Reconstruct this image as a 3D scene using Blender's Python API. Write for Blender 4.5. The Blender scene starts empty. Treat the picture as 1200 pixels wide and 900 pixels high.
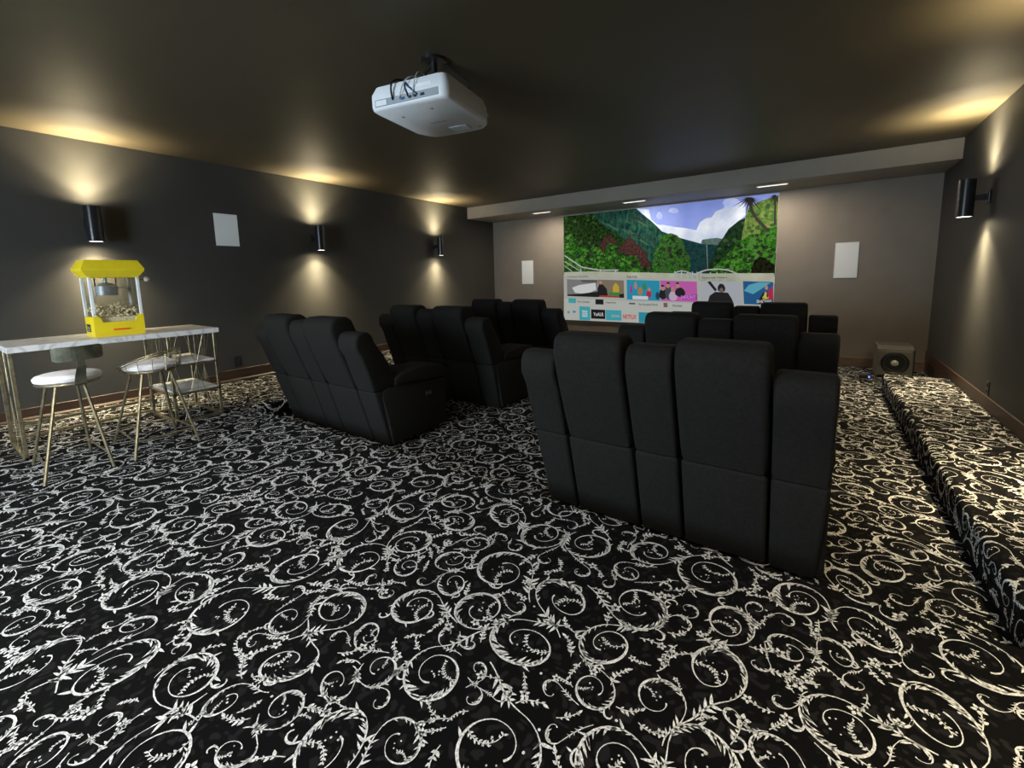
import bpy, bmesh, math, random
from mathutils import Vector, Matrix
R = math.radians
scene = bpy.context.scene
col = scene.collection

# ---------------------------------------------------------------- camera
CAM_H = 1.484
yaw, pitch, roll = R(35.0), R(-7.33), R(-1.3)
fwd = Vector((-math.sin(yaw) * math.cos(pitch), math.cos(yaw) * math.cos(pitch), math.sin(pitch)))
right = Vector((math.cos(yaw), math.sin(yaw), 0))
up = right.cross(fwd)
r2 = right * math.cos(roll) + up * math.sin(roll)
u2 = -right * math.sin(roll) + up * math.cos(roll)
cam_data = bpy.data.cameras.new('camera')
cam_data.sensor_width = 36
cam_data.lens = 512 / 1200 * 36
cam_data.shift_y = -60 / 1200
cam_data.clip_start = 0.05
cam = bpy.data.objects.new('camera', cam_data)
cam.matrix_world = Matrix(((r2.x, u2.x, -fwd.x, 0), (r2.y, u2.y, -fwd.y, 0), (r2.z, u2.z, -fwd.z, CAM_H), (0, 0, 0, 1)))
col.objects.link(cam)
scene.camera = cam

# ---------------------------------------------------------------- world, exposure
world = bpy.data.worlds.new('world')
scene.world = world
world.use_nodes = True
world.node_tree.nodes['Background'].inputs[0].default_value = (0.02, 0.022, 0.026, 1)
world.node_tree.nodes['Background'].inputs[1].default_value = 0.3
vs = scene.view_settings
vs.view_transform = 'Standard'
vs.look = 'None'
vs.gamma = 1
vs.use_curve_mapping = False
vs.exposure = 0.0

def area_light(name, loc, rot, sx, sy, power, color, spread=180):
    l = bpy.data.lights.new(name, 'AREA')
    l.shape = 'RECTANGLE'; l.size = sx; l.size_y = sy; l.energy = power; l.color = color; l.spread = R(spread)
    o = bpy.data.objects.new(name, l); o.location = loc; o.rotation_euler = rot
    col.objects.link(o)
    return o
# daylight of the hallway beyond the open doorway in the wall behind the camera
area_light('hallway_light', (-3.2, -3.05, 1.6), (R(90), 0, 0), 1.7, 2.2, 330, (0.72, 0.87, 1.0))
# recessed ceiling lamps of the raised back part of the room (behind and above the camera)
CAN_LAMPS = [(-4.6, -0.9, 10), (-2.5, -0.5, 38), (-0.5, -0.7, 44), (-3.6, -2.0, 18), (-1.2, -2.0, 30)]
for x, y, power in CAN_LAMPS:
    area_light('can_light', (x, y, 2.965), (0, 0, 0), 0.14, 0.14, power, (1.0, 0.985, 0.95), 150)

# ---------------------------------------------------------------- materials
MATS = {}
def mat(name, color, rough=0.6, metal=0.0, noise=0.0, nscale=20.0, bump=0.0, bscale=200.0, spec=0.5, emit=0.0, alpha=1.0, trans=0.0, c2=None, stretch=None):
    m = bpy.data.materials.new(name); m.use_nodes = True
    nt = m.node_tree; b = nt.nodes['Principled BSDF']
    b.inputs['Base Color'].default_value = (*color, 1)
    b.inputs['Roughness'].default_value = rough
    b.inputs['Metallic'].default_value = metal
    b.inputs['Specular IOR Level'].default_value = spec
    tc = nt.nodes.new('ShaderNodeTexCoord'); src = tc.outputs['Object']
    if stretch:
        mp = nt.nodes.new('ShaderNodeMapping'); mp.inputs['Scale'].default_value = stretch
        nt.links.new(src, mp.inputs['Vector']); src = mp.outputs['Vector']
    if noise or c2:
        n = nt.nodes.new('ShaderNodeTexNoise'); n.inputs['Scale'].default_value = nscale; n.inputs['Detail'].default_value = 5
        nt.links.new(src, n.inputs['Vector'])
        r = nt.nodes.new('ShaderNodeValToRGB')
        d = c2 or tuple(c * (1 - noise) for c in color)
        e = color if c2 else tuple(min(1, c * (1 + noise)) for c in color)
        r.color_ramp.elements[0].color = (*d, 1); r.color_ramp.elements[1].color = (*e, 1)
        r.color_ramp.elements[0].position = 0.35; r.color_ramp.elements[1].position = 0.65
        nt.links.new(n.outputs['Fac'], r.inputs['Fac']); nt.links.new(r.outputs['Color'], b.inputs['Base Color'])
        if emit: nt.links.new(r.outputs['Color'], b.inputs['Emission Color'])
    if bump:
        n2 = nt.nodes.new('ShaderNodeTexNoise'); n2.inputs['Scale'].default_value = bscale; n2.inputs['Detail'].default_value = 3
        nt.links.new(src, n2.inputs['Vector'])
        bp = nt.nodes.new('ShaderNodeBump'); bp.inputs['Strength'].default_value = bump; bp.inputs['Distance'].default_value = 0.004
        nt.links.new(n2.outputs['Fac'], bp.inputs['Height']); nt.links.new(bp.outputs['Normal'], b.inputs['Normal'])
    if emit:
        b.inputs['Emission Strength'].default_value = emit
        if not (noise or c2): b.inputs['Emission Color'].default_value = (*color, 1)
        if emit < 2: b.inputs['Base Color'].default_value = (0.02, 0.02, 0.02, 1)
    if trans: b.inputs['Transmission Weight'].default_value = trans; b.inputs['IOR'].default_value = 1.1
    if alpha < 1: b.inputs['Alpha'].default_value = alpha
    MATS[name] = m
    return m
def lin(r, g, b):
    f = lambda c: (c / 255 / 12.92) if c / 255 <= 0.04045 else ((c / 255 + 0.055) / 1.055) ** 2.4
    return (f(r), f(g), f(b))

mat('charcoal_paint', (0.045, 0.044, 0.040), 0.62, noise=0.05, nscale=3, bump=0.12, bscale=350, spec=0.35)
mat('taupe_paint', (0.235, 0.205, 0.170), 0.6, noise=0.04, nscale=3, bump=0.12, bscale=350, spec=0.35)
mat('ceiling_paint', (0.070, 0.057, 0.034), 0.5, noise=0.05, nscale=2, bump=0.10, bscale=300, spec=0.4)
mat('soffit_paint', (0.30, 0.27, 0.225), 0.6, noise=0.04, nscale=3, bump=0.1, bscale=300)
mat('dark_wood', (0.055, 0.027, 0.015), 0.5, c2=(0.032, 0.016, 0.009), nscale=6, stretch=(1, 1, 14), bump=0.15, bscale=60)
mat('pale_wood', (0.20, 0.14, 0.10), 0.45, c2=(0.14, 0.095, 0.07), nscale=6, stretch=(1, 1, 14))
mat('carpet_yarn', (0.82, 0.81, 0.77), 0.95, c2=(0.40, 0.395, 0.38), nscale=170, bump=0.5, bscale=500, spec=0.1)
mat('sofa_fabric', (0.0092, 0.0085, 0.0074), 0.88, noise=0.25, nscale=60, bump=0.35, bscale=600, spec=0.25)
mat('sofa_fabric_dark', (0.006, 0.006, 0.006), 0.9, spec=0.2)
mat('black_plastic', (0.012, 0.012, 0.013), 0.4)
mat('black_metal', (0.012, 0.013, 0.015), 0.28, spec=0.6, noise=0.1, nscale=40)
mat('white_plastic', (0.82, 0.84, 0.85), 0.4, noise=0.02, nscale=10)
mat('grille_white', (0.84, 0.86, 0.86), 0.6, noise=0.04, nscale=400, bump=0.2, bscale=900)
mat('vent_grey', (0.33, 0.36, 0.40), 0.6)
mat('print_grey', (0.22, 0.23, 0.24), 0.6)
mat('brass', (0.36, 0.30, 0.185), 0.36, metal=0.85, noise=0.25, nscale=30)
mat('patina_metal', (0.26, 0.26, 0.19), 0.45, metal=0.6, c2=(0.13, 0.14, 0.10), nscale=14)
mat('white_cushion', (0.80, 0.76, 0.74), 0.85, noise=0.04, nscale=20, bump=0.3, bscale=400)
mat('yellow_plastic', (0.86, 0.66, 0.02), 0.35, noise=0.04, nscale=8)
mat('orange_plastic', (0.85, 0.10, 0.02), 0.35)
mat('kettle_metal', (0.42, 0.43, 0.46), 0.45, metal=0.3, noise=0.15, nscale=30)
mat('popcorn', (0.96, 0.90, 0.70), 0.85, c2=(0.80, 0.62, 0.34), nscale=70, bump=0.5, bscale=120)
mat('cone_grey', (0.5, 0.49, 0.46), 0.35, metal=0.3)
mat('cabinet_grey', (0.105, 0.100, 0.090), 0.45, noise=0.1, nscale=30)
mat('rubber', (0.02, 0.02, 0.02), 0.5)
mat('blue_led', (0.05, 0.12, 1.0), emit=6)
mat('amber_led', (1.0, 0.25, 0.05), emit=2)
mat('lamp_lens', (1.0, 0.86, 0.74), emit=9)
mat('linear_lens', (1.0, 0.90, 0.78), emit=1.6)
mat('cable_black', (0.01, 0.01, 0.012), 0.5)
mat('cable_blue', (0.03, 0.10, 0.22), 0.4)
mat('cable_white', (0.6, 0.6, 0.62), 0.4)
mat('label_green', (0.18, 0.28, 0.03), 0.5)
mat('door_paint', (0.45, 0.43, 0.40), 0.5)
def glass_mat():
    m = bpy.data.materials.new('clear_acrylic'); m.use_nodes = True
    nt = m.node_tree; nt.nodes.clear()
    o = nt.nodes.new('ShaderNodeOutputMaterial'); t = nt.nodes.new('ShaderNodeBsdfTransparent'); g = nt.nodes.new('ShaderNodeBsdfGlossy')
    mx = nt.nodes.new('ShaderNodeMixShader'); mx.inputs[0].default_value = 0.05
    t.inputs[0].default_value = (0.93, 0.94, 0.93, 1); g.inputs['Roughness'].default_value = 0.05
    nt.links.new(t.outputs[0], mx.inputs[1]); nt.links.new(g.outputs[0], mx.inputs[2]); nt.links.new(mx.outputs[0], o.inputs[0])
    MATS['clear_acrylic'] = m
glass_mat()
def marble_mat():
    m = mat('marble', (0.72, 0.70, 0.68), 0.3)
    nt = m.node_tree; b = nt.nodes['Principled BSDF']
    tc = nt.nodes.new('ShaderNodeTexCoord'); n = nt.nodes.new('ShaderNodeTexNoise')
    n.inputs['Scale'].default_value = 3.5; n.inputs['Detail'].default_value = 8; n.inputs['Distortion'].default_value = 1.6
    r = nt.nodes.new('ShaderNodeValToRGB'); e = r.color_ramp.elements
    e[0].position = 0.44; e[0].color = (0.74, 0.72, 0.70, 1); e[1].position = 0.56; e[1].color = (0.76, 0.74, 0.71, 1)
    k = r.color_ramp.elements.new(0.5); k.color = (0.52, 0.50, 0.48, 1)
    nt.links.new(tc.outputs['Object'], n.inputs['Vector']); nt.links.new(n.outputs['Fac'], r.inputs['Fac']); nt.links.new(r.outputs['Color'], b.inputs['Base Color'])
marble_mat()
def carpet_mat():
    m = mat('carpet_pile', (0.012, 0.011, 0.011), 0.97, bump=0.6, bscale=500, spec=0.08)
    nt = m.node_tree; b = nt.nodes['Principled BSDF']
    tc = nt.nodes.new('ShaderNodeTexCoord')
    w = nt.nodes.new('ShaderNodeTexNoise'); w.inputs['Scale'].default_value = 9; w.inputs['Detail'].default_value = 2
    ad = nt.nodes.new('ShaderNodeMixRGB'); ad.blend_type = 'ADD'; ad.inputs[0].default_value = 0.12
    v = nt.nodes.new('ShaderNodeTexVoronoi'); v.inputs['Scale'].default_value = 34; v.feature = 'SMOOTH_F1'
    r = nt.nodes.new('ShaderNodeValToRGB'); e = r.color_ramp.elements
    e[0].position = 0.30; e[0].color = (0.012, 0.011, 0.011, 1); e[1].position = 0.36; e[1].color = (0.0032, 0.0030, 0.0030, 1)
    nt.links.new(tc.outputs['Object'], w.inputs['Vector']); nt.links.new(tc.outputs['Object'], ad.inputs[1]); nt.links.new(w.outputs['Color'], ad.inputs[2])
    nt.links.new(ad.outputs[0], v.inputs['Vector']); nt.links.new(v.outputs['Distance'], r.inputs['Fac']); nt.links.new(r.outputs['Color'], b.inputs['Base Color'])
carpet_mat()

# ---------------------------------------------------------------- helpers
def link_mesh(name, bm, mats, parent=None, smooth=False, angle=None, loc=None):
    me = bpy.data.meshes.new(name)
    bm.normal_update(); bm.to_mesh(me); bm.free()
    for m in (mats if isinstance(mats, (list, tuple)) else [mats]): me.materials.append(MATS[m])
    if smooth:
        for p in me.polygons: p.use_smooth = True
    if angle is None and any(p.use_smooth for p in me.polygons): angle = 42
    if angle: 
        try: me.set_sharp_from_angle(angle=R(angle))
        except Exception: pass
    o = bpy.data.objects.new(name, me); col.objects.link(o)
    if parent: o.parent = parent
    if loc: o.location = loc
    return o
def tag(o, label=None, cat=None, group=None, kind=None):
    if label: o['label'] = label
    if cat: o['category'] = cat
    if group: o['group'] = group
    if kind: o['kind'] = kind
    return o
def thing(name, loc, label, cat, group=None, rz=0):
    o = bpy.data.objects.new(name, None); col.objects.link(o); o.location = loc; o.rotation_euler = (0, 0, rz); o.empty_display_size = 0.1
    return tag(o, label, cat, group)
def box(bm, x0, y0, z0, x1, y1, z1, mi=0):
    v = [bm.verts.new(p) for p in ((x0,y0,z0),(x1,y0,z0),(x1,y1,z0),(x0,y1,z0),(x0,y0,z1),(x1,y0,z1),(x1,y1,z1),(x0,y1,z1))]
    fs = [bm.faces.new([v[i] for i in q]) for q in ((0,3,2,1),(4,5,6,7),(0,1,5,4),(1,2,6,5),(2,3,7,6),(3,0,4,7))]
    for f in fs: f.material_index = mi
    return v
def bev(bm, w, seg=2):
    bmesh.ops.bevel(bm, geom=list(bm.edges), offset=w, segments=seg, profile=0.5, affect='EDGES', clamp_overlap=True)
def rbox(x0, y0, z0, x1, y1, z1, w=0.01, seg=2):
    bm = bmesh.new(); box(bm, x0, y0, z0, x1, y1, z1)
    if w: bev(bm, w, seg)
    return bm
def prism(profile, a0, a1, axis='x', w=0.0, seg=3):
    """profile of (y,z) pairs swept along x (or (x,z) along y)"""
    bm = bmesh.new()
    mk = (lambda a, p: (a, p[0], p[1])) if axis == 'x' else ((lambda a, p: (p[0], a, p[1])) if axis == 'y' else (lambda a, p: (p[0], p[1], a)))
    A = [bm.verts.new(mk(a0, p)) for p in profile]; B = [bm.verts.new(mk(a1, p)) for p in profile]
    n = len(profile)
    bm.faces.new(A); bm.faces.new(B[::-1])
    for i in range(n): bm.faces.new([A[i], B[i], B[(i+1) % n], A[(i+1) % n]])
    bmesh.ops.recalc_face_normals(bm, faces=bm.faces)
    if w: 
        caps = [e for e in bm.edges if any(len(f.verts) == n and n > 4 for f in e.link_faces)] if n > 4 else list(bm.edges)
        bmesh.ops.bevel(bm, geom=caps, offset=w, segments=seg, profile=0.5, affect='EDGES', clamp_overlap=True)
    return bm
def cyl(bm, p0, p1, r0, r1=None, n=12, cap=True, mi=0):
    p0, p1 = Vector(p0), Vector(p1); r1 = r0 if r1 is None else r1
    d = (p1 - p0).normalized(); a = d.orthogonal().normalized(); b = d.cross(a)
    A = []; B = []
    for i in range(n):
        t = 2 * math.pi * i / n; w = a * math.cos(t) + b * math.sin(t)
        A.append(bm.verts.new(p0 + w * r0)); B.append(bm.verts.new(p1 + w * r1))
    for i in range(n):
        f = bm.faces.new([A[i], A[(i+1) % n], B[(i+1) % n], B[i]]); f.smooth = True; f.material_index = mi
    if cap:
        f = bm.faces.new(A[::-1]); f.material_index = mi; f = bm.faces.new(B); f.material_index = mi
def tube(bm, pts, r, n=6, closed=False, mi=0):
    pts = [Vector(p) for p in pts]; N = len(pts); rings = []
    for i, p in enumerate(pts):
        if closed: d = pts[(i+1) % N] - pts[i-1]
        else: d = pts[min(i+1, N-1)] - pts[max(i-1, 0)]
        d.normalize(); a = d.cross(Vector((0.13, 0.21, 0.97)))
        a.normalize(); b = d.cross(a)
        rings.append([bm.verts.new(p + (a * math.cos(2*math.pi*k/n) + b * math.sin(2*math.pi*k/n)) * r) for k in range(n)])
    for i in range(N if closed else N-1):
        A, B = rings[i], rings[(i+1) % N]
        for k in range(n):
            f = bm.faces.new([A[k], A[(k+1) % n], B[(k+1) % n], B[k]]); f.smooth = True; f.material_index = mi
    if not closed: bm.faces.new(rings[0][::-1]); bm.faces.new(rings[-1])
def lathe(bm, prof, n=24, mi=0, axis='z', o=(0,0,0)):
    rings = []
    for r, z in prof:
        ring = []
        for k in range(n):
            t = 2*math.pi*k/n; c, s = r*math.cos(t), r*math.sin(t)
            q = (c, s, z) if axis == 'z' else ((c, -z, s) if axis == 'y' else (z, c, s))
            ring.append(bm.verts.new((q[0]+o[0], q[1]+o[1], q[2]+o[2])))
        rings.append(ring)
    for A, B in zip(rings[:-1], rings[1:]):
        for k in range(n):
            f = bm.faces.new([A[k], A[(k+1) % n], B[(k+1) % n], B[k]]); f.smooth = True; f.material_index = mi
    for (rr_, _), ring in ((prof[0], rings[0]), (prof[-1], rings[-1])):
        if rr_ > 0.0125: continue
        try: f = bm.faces.new(ring); f.material_index = mi
        except Exception: pass
    bmesh.ops.recalc_face_normals(bm, faces=bm.faces)
def children(o): return [c for c in bpy.data.objects if c.parent == o]
def copy_tree(o, parent=None):
    c = o.copy(); col.objects.link(c)
    if parent: c.parent = parent
    for ch in children(o): copy_tree(ch, c)
    return c
def text_mesh(name, s, m, parent, size=None, fit=None, bold=0.0, matrix=None):
    cu = bpy.data.curves.new(name, 'FONT'); cu.body = s; cu.size = 1; cu.align_x = 'CENTER'; cu.align_y = 'CENTER'; cu.resolution_u = 2; cu.offset = bold
    t = bpy.data.objects.new(name + '_tmp', cu); col.objects.link(t)
    dg = bpy.context.evaluated_depsgraph_get(); me = bpy.data.meshes.new_from_object(t.evaluated_get(dg))
    bpy.data.objects.remove(t); bpy.data.curves.remove(cu)
    xs = [v.co.x for v in me.vertices]; ys = [v.co.y for v in me.vertices]
    w, h = max(xs) - min(xs), max(ys) - min(ys); cx, cy = (max(xs)+min(xs))/2, (max(ys)+min(ys))/2
    sx, sy = fit[0] / w, fit[1] / h
    for v in me.vertices: v.co = ((v.co.x - cx) * sx, (v.co.y - cy) * sy, v.co.z)
    me.name = name; me.materials.clear(); me.materials.append(MATS[m])
    o = bpy.data.objects.new(name, me); col.objects.link(o); o.parent = parent
    if matrix: o.matrix_local = matrix
    return o

# ---------------------------------------------------------------- room dimensions
XL, XR, YB, YR = -6.332, 1.319, 8.367, -2.6
ZC, ZS, YS = 2.984, 2.743, 7.45
ZUP, YE = 0.19, 2.07            # raised rear floor and its edge
LEDR, LEDL, YLE = 0.718, -4.80, 6.95   # carpeted side ledges

def struct(name, bm, m, parent=None, **k): 
    o = link_mesh(name, bm, m, parent, **k)
    if not parent: o['kind'] = 'structure'
    return o
T = 0.15
struct('wall_left', rbox(XL - T, YR - T, -0.1, XL, YB + T, ZC + T, 0), 'charcoal_paint')
struct('wall_right', rbox(XR, YR - T, -0.1, XR + T, YB + T, ZC + T, 0), 'charcoal_paint')
struct('wall_front', rbox(XL, YB, -0.1, XR, YB + T, ZC + T, 0), 'taupe_paint')
bm = bmesh.new()            # rear wall with a doorway, behind the camera
box(bm, XL, YR - T, -0.1, -4.1, YR, ZC + T); box(bm, -2.3, YR - T, -0.1, XR, YR, ZC + T); box(bm, -4.1, YR - T, 2.5, -2.3, YR, ZC + T)
struct('wall_rear', bm, 'charcoal_paint')
bm = bmesh.new()
box(bm, -4.1, YR - T, ZUP, -4.02, YR + .02, 2.5); box(bm, -2.38, YR - T, ZUP, -2.3, YR + .02, 2.5); box(bm, -4.1, YR - T, 2.42, -2.3, YR + .02, 2.5)
struct('door_1', bm, 'dark_wood')
struct('ceiling', rbox(XL, YR, ZC, XR, YB, ZC + T, 0), 'ceiling_paint')
struct('trim_1', rbox(XL, YS, ZS, XR, YB, ZC, 0.004, 1), 'soffit_paint')

# floor: lower level, raised rear level, side ledges (rounded carpeted nosings)
bm = bmesh.new()
box(bm, XL, YE, -0.1, XR, YB, 0.0)
o = struct('floor', bm, 'carpet_pile')
rear = struct('floor_raised', rbox(XL, YR - 0.6, -0.1, XR, YE, ZUP, 0), 'carpet_pile')
def ledge(name, x0, x1, side):
    r = 0.035; arc = []
    for k in range(6):
        t = math.pi / 2 * k / 5
        arc.append((r * (1 - math.cos(t)), ZUP - r + r * math.sin(t)))
    if side > 0: prof = [(x0, 0.0)] + [(x0 + a, z) for a, z in arc] + [(x1, ZUP), (x1, 0.0)]
    else: prof = [(x1, 0.0)] + [(x1 - a, z) for a, z in arc] + [(x0, ZUP), (x0, 0.0)]
    return struct(name, prism(prof, YE, YLE, 'y'), 'carpet_pile', smooth=True, angle=30)
led_r = ledge('floor_ledge_right', LEDR, XR, 1)
led_l = ledge('floor_ledge_left', XL, LEDL, -1)

# baseboards
def baseboard(name, pts, z0, h, m, shoe=True):
    (x0, y0), (x1, y1) = pts
    bm = bmesh.new(); box(bm, x0, y0, z0, x1, y1, z0 + h); bev(bm, 0.004, 1)
    return struct(name, bm, m)
baseboard('baseboard_left', ((XL, YR), (XL + .016, 2.36)), ZUP, 0.115, 'dark_wood')
b2 = baseboard('baseboard_left_front', ((XL, 2.36), (XL + .02, YB)), ZUP, 0.15, 'dark_wood')
struct('trim_2', prism([(XL, ZUP), (XL + .035, ZUP), (XL + .033, ZUP + .012), (XL + .02, ZUP + .026), (XL, ZUP + .03)], YR, YB, 'y'), 'dark_wood')
baseboard('baseboard_right', ((XR - .016, YR), (XR, YB)), ZUP, 0.12, 'dark_wood')
baseboard('baseboard_front', ((XL, YB - .018), (XR, YB)), 0, 0.143, 'pale_wood')
struct('baseboard_right_front', rbox(XR - .016, YLE, 0, XR, YB, ZUP, 0.003, 1), 'dark_wood')

# ---------------------------------------------------------------- carpet scrollwork (woven pattern, unrolled plane u,v)
def carpet():
    rnd = random.Random(11)
    U0, U1, V0, V1 = XL - 0.05, XR + 0.25, -0.9, YB
    circles = []; grid = {}; G = 0.5
    def near(x, y, rad):
        gx, gy = int(math.floor(x / G)), int(math.floor(y / G)); out = []
        k = int(rad / G) + 1
        for i in range(gx - k, gx + k + 1):
            for j in range(gy - k, gy + k + 1): out += grid.get((i, j), [])
        return out
    def put(c):
        grid.setdefault((int(math.floor(c[0] / G)), int(math.floor(c[1] / G))), []).append(c); circles.append(c)
    area = (U1 - U0) * (V1 - V0)
    for rmin, rmax, tries in ((0.102, 0.138, 150), (0.065, 0.085, 320), (0.036, 0.048, 520)):
        for _ in range(int(area * tries)):
            x, y, r = rnd.uniform(U0, U1), rnd.uniform(V0, V1), rnd.uniform(rmin, rmax)
            if all((x - c[0]) ** 2 + (y - c[1]) ** 2 > ((r + c[2]) * 0.97) ** 2 for c in near(x, y, 0.5)):
                put([x, y, r, rnd.choice((-1, 1)), rnd.uniform(0, 6.28), rmin])
    V = []; F = []
    def ribbon(pts, ws):
        n = len(pts); b = len(V)
        for i, (x, y) in enumerate(pts):
            x0, y0 = pts[max(i-1, 0)]; x1, y1 = pts[min(i+1, n-1)]
            dx, dy = x1 - x0, y1 - y0; L = math.hypot(dx, dy) or 1; w = ws[i] / 2 * rnd.uniform(0.82, 1.18)
            V.append((x - dy / L * w, y + dx / L * w)); V.append((x + dy / L * w, y - dx / L * w))
        for i in range(n - 1): F.append((b + 2*i + 1, b + 2*i + 3, b + 2*i + 2, b + 2*i))
    def leaf(x, y, a, L, w, bend=0.0):
        c, s = math.cos(a), math.sin(a); b = len(V)
        P = [(0, 0), (L * .3, -w / 2), (L * .65, -w * .38 + bend * L * .15), (L, bend * L * .35), (L * .62, w * .42 + bend * L * .15), (L * .28, w / 2)]
        for px, py in P: V.append((x + px * c - py * s, y + px * s + py * c))
        F.append(tuple(b + k for k in range(6)))
    def dot(x, y, r, n=6):
        b = len(V); a0 = rnd.uniform(0, 6)
        for k in range(n): V.append((x + r * math.cos(a0 + 6.2832 * k / n), y + r * math.sin(a0 + 6.2832 * k / n)))
        F.append(tuple(range(b, b + n)))
    def flower(x, y, r):
        a0 = rnd.uniform(0, 6)
        for k in range(5):
            a = a0 + k * 1.2566; leaf(x + .2 * r * math.cos(a), y + .2 * r * math.sin(a), a, r * .9, r * .62)
    def sprig(x, y, a, L, k=5, tip=True):
        pts = []; ws = []; cur = rnd.uniform(-1.2, 1.2); ang = a
        for i in range(k + 1):
            pts.append((x, y)); ws.append(.0032)
            if i:
                s = L * (.27 - .02 * i)
                for sd in (1, -1):
                    s2 = s * rnd.uniform(.5, 1.3)
                    if rnd.random() < .8: leaf(x, y, ang + sd * rnd.uniform(.5, 1.0), s2, s2 * rnd.uniform(.4, .6), sd * .3)
            x += L / k * math.cos(ang); y += L / k * math.sin(ang); ang += cur / k
        ribbon(pts, ws)
        if tip and rnd.random() < .55: flower(x, y, L * .26)
        else: leaf(x - .01 * math.cos(ang), y - .01 * math.sin(ang), ang, L * .3, L * .13)
    def bez(p0, p1, p2, p3, n=12):
        out = []
        for i in range(n + 1):
            t = i / n; u = 1 - t
            out.append(tuple(u*u*u*a + 3*u*u*t*b + 3*u*t*t*c + t*t*t*d for a, b, c, d in zip(p0, p1, p2, p3)))
        return out
    # link each scroll to a bigger / earlier neighbour, so the vines branch
    for idx, c in enumerate(circles):
        x, y, r, h, a0, cls = c[:6]
        best = None
        for d in near(x, y, .6):
            if d is c: continue
            dist = math.hypot(d[0] - x, d[1] - y)
            if d[2] >= r * .9 and dist < (d[2] + r) * 1.5 and (best is None or dist < best[0]) and len(d) < 9: best = (dist, d)
        if best:
            d = best[1]; d.append(1)
            h = -d[3]; c[3] = h
            th = math.atan2(d[1] - y, d[0] - x)           # direction to parent
            a0 = th + h * 0.35; c[4] = a0
        # scroll: one open turn whose stroke swells, with a hooked end
        big, mid = cls > .09, .05 < cls <= .09
        turns = rnd.uniform(1.12, 1.45) if big else rnd.uniform(.95, 1.25) if mid else rnd.uniform(.6, .85)
        n = 40 if big else 28 if mid else 14
        pts = []; ws = []; W = .0072 if big else .0056 if mid else .0044
        sq = rnd.uniform(.70, 1.0); sa = rnd.uniform(0, 3.14)
        for i in range(n + 1):
            t = i / n; rr = r * (1.02 - .50 * t - .22 * max(0, t - .72) / .28); a = a0 + h * turns * 6.2832 * (t + .10 * max(0, t - .75))
            px, py = rr * math.cos(a), rr * math.sin(a)
            q = px * math.cos(sa) + py * math.sin(sa); k = (sq - 1) * q
            pts.append((x + px + k * math.cos(sa), y + py + k * math.sin(sa)))
            ws.append(W * (.40 + 1.15 * math.sin(math.pi * min(1, t * 1.35)) ** 1.5 + (.45 if t > .93 else 0)))
        ribbon(pts, ws)
        tan = lambda i: math.atan2(pts[min(i+1, n)][1] - pts[max(i-1, 0)][1], pts[min(i+1, n)][0] - pts[max(i-1, 0)][0])
        # ragged crescent of feathered leaves along the inside
        if big or mid:
            m = rnd.choice((16, 20, 24)) if big else 13; s0_ = rnd.uniform(.02, .12); s1_ = rnd.uniform(.38, .58)
            for k in range(m):
                t = s0_ + (s1_ - s0_) * k / m; i = int(t * n); L = r * rnd.uniform(.16, .34) * (.6 + .8 * math.sin(math.pi * k / m))
                leaf(*pts[i], tan(i) + h * rnd.uniform(.25, .75), L, L * rnd.uniform(.16, .26), h * rnd.uniform(.2, .8))
            for _ in range(3 if big else 1):      # leaves on the outside
                i = rnd.randint(2, int(n * .6)); L = r * rnd.uniform(.2, .34)
                leaf(*pts[i], tan(i) - h * rnd.uniform(.35, .8), L, L * .26, -h * .6)
            # twig of tiny leaves winding inside the loop
            i = int(n * rnd.uniform(.50, .62)); qx, qy = pts[i]; ang = math.atan2(y - qy, x - qx) + h * rnd.uniform(.2, .7); st = r * .095
            tw = [(qx, qy)]
            for k in range(10 if big else 6):
                qx += st * math.cos(ang); qy += st * math.sin(ang); ang -= h * .22; tw.append((qx, qy))
                for sd in (1, -1):
                    if rnd.random() < .85: leaf(qx, qy, ang + sd * rnd.uniform(.7, 1.2), st * rnd.uniform(.7, 1.3), st * .5, 0)
            ribbon(tw, [.0022] * len(tw))
            for k in range(7 if big else 3):
                e = rnd.uniform(0, .34) * r; a = rnd.uniform(0, 6.28); dot(x + e * math.cos(a), y + e * math.sin(a), rnd.uniform(.002, .0042), 5)
            # little hooks and sprays leaving the back of the scroll
            for _ in range(2 if big else 1):
                i = int(n * rnd.uniform(.12, .62)); px, py = pts[i]; a = tan(i) - h * rnd.uniform(.4, .9)
                if rnd.random() < .5: sprig(px, py, a, r * rnd.uniform(.4, .65), 4)
                else:
                    hk = []; hh = -h * rnd.choice((1, 1, -1)); st = r * .075
                    for k in range(11):
                        hk.append((px, py)); px += st * math.cos(a); py += st * math.sin(a); a += hh * (.12 + .06 * k)
                    ribbon(hk, [W * (.5 + .5 * math.sin(math.pi * k / 10)) for k in range(11)]); leaf(*hk[3], a0 + 2, r * .2, r * .06)
        else:
            for k in (3, 5, 7): 
                L = r * rnd.uniform(.35, .6); leaf(*pts[k], tan(k) + h * .6, L, L * .3, h * .5)
        if best:
            d = best[1]
            a1 = math.atan2(y - d[1], x - d[0]) - d[3] * 0.75
            q = (d[0] + d[2] * math.cos(a1), d[1] + d[2] * math.sin(a1)); tq = a1 + d[3] * 1.5708
            s0 = pts[0]; ts = math.atan2(pts[1][1] - s0[1], pts[1][0] - s0[0])
            L = math.hypot(q[0] - s0[0], q[1] - s0[1]) * .45
            B = bez(q, (q[0] + L * math.cos(tq), q[1] + L * math.sin(tq)), (s0[0] - L * math.cos(ts), s0[1] - L * math.sin(ts)), s0)
            ribbon(B, [W * (.85 - .35 * abs(i / 6 - 1)) for i in range(13)])
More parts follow.
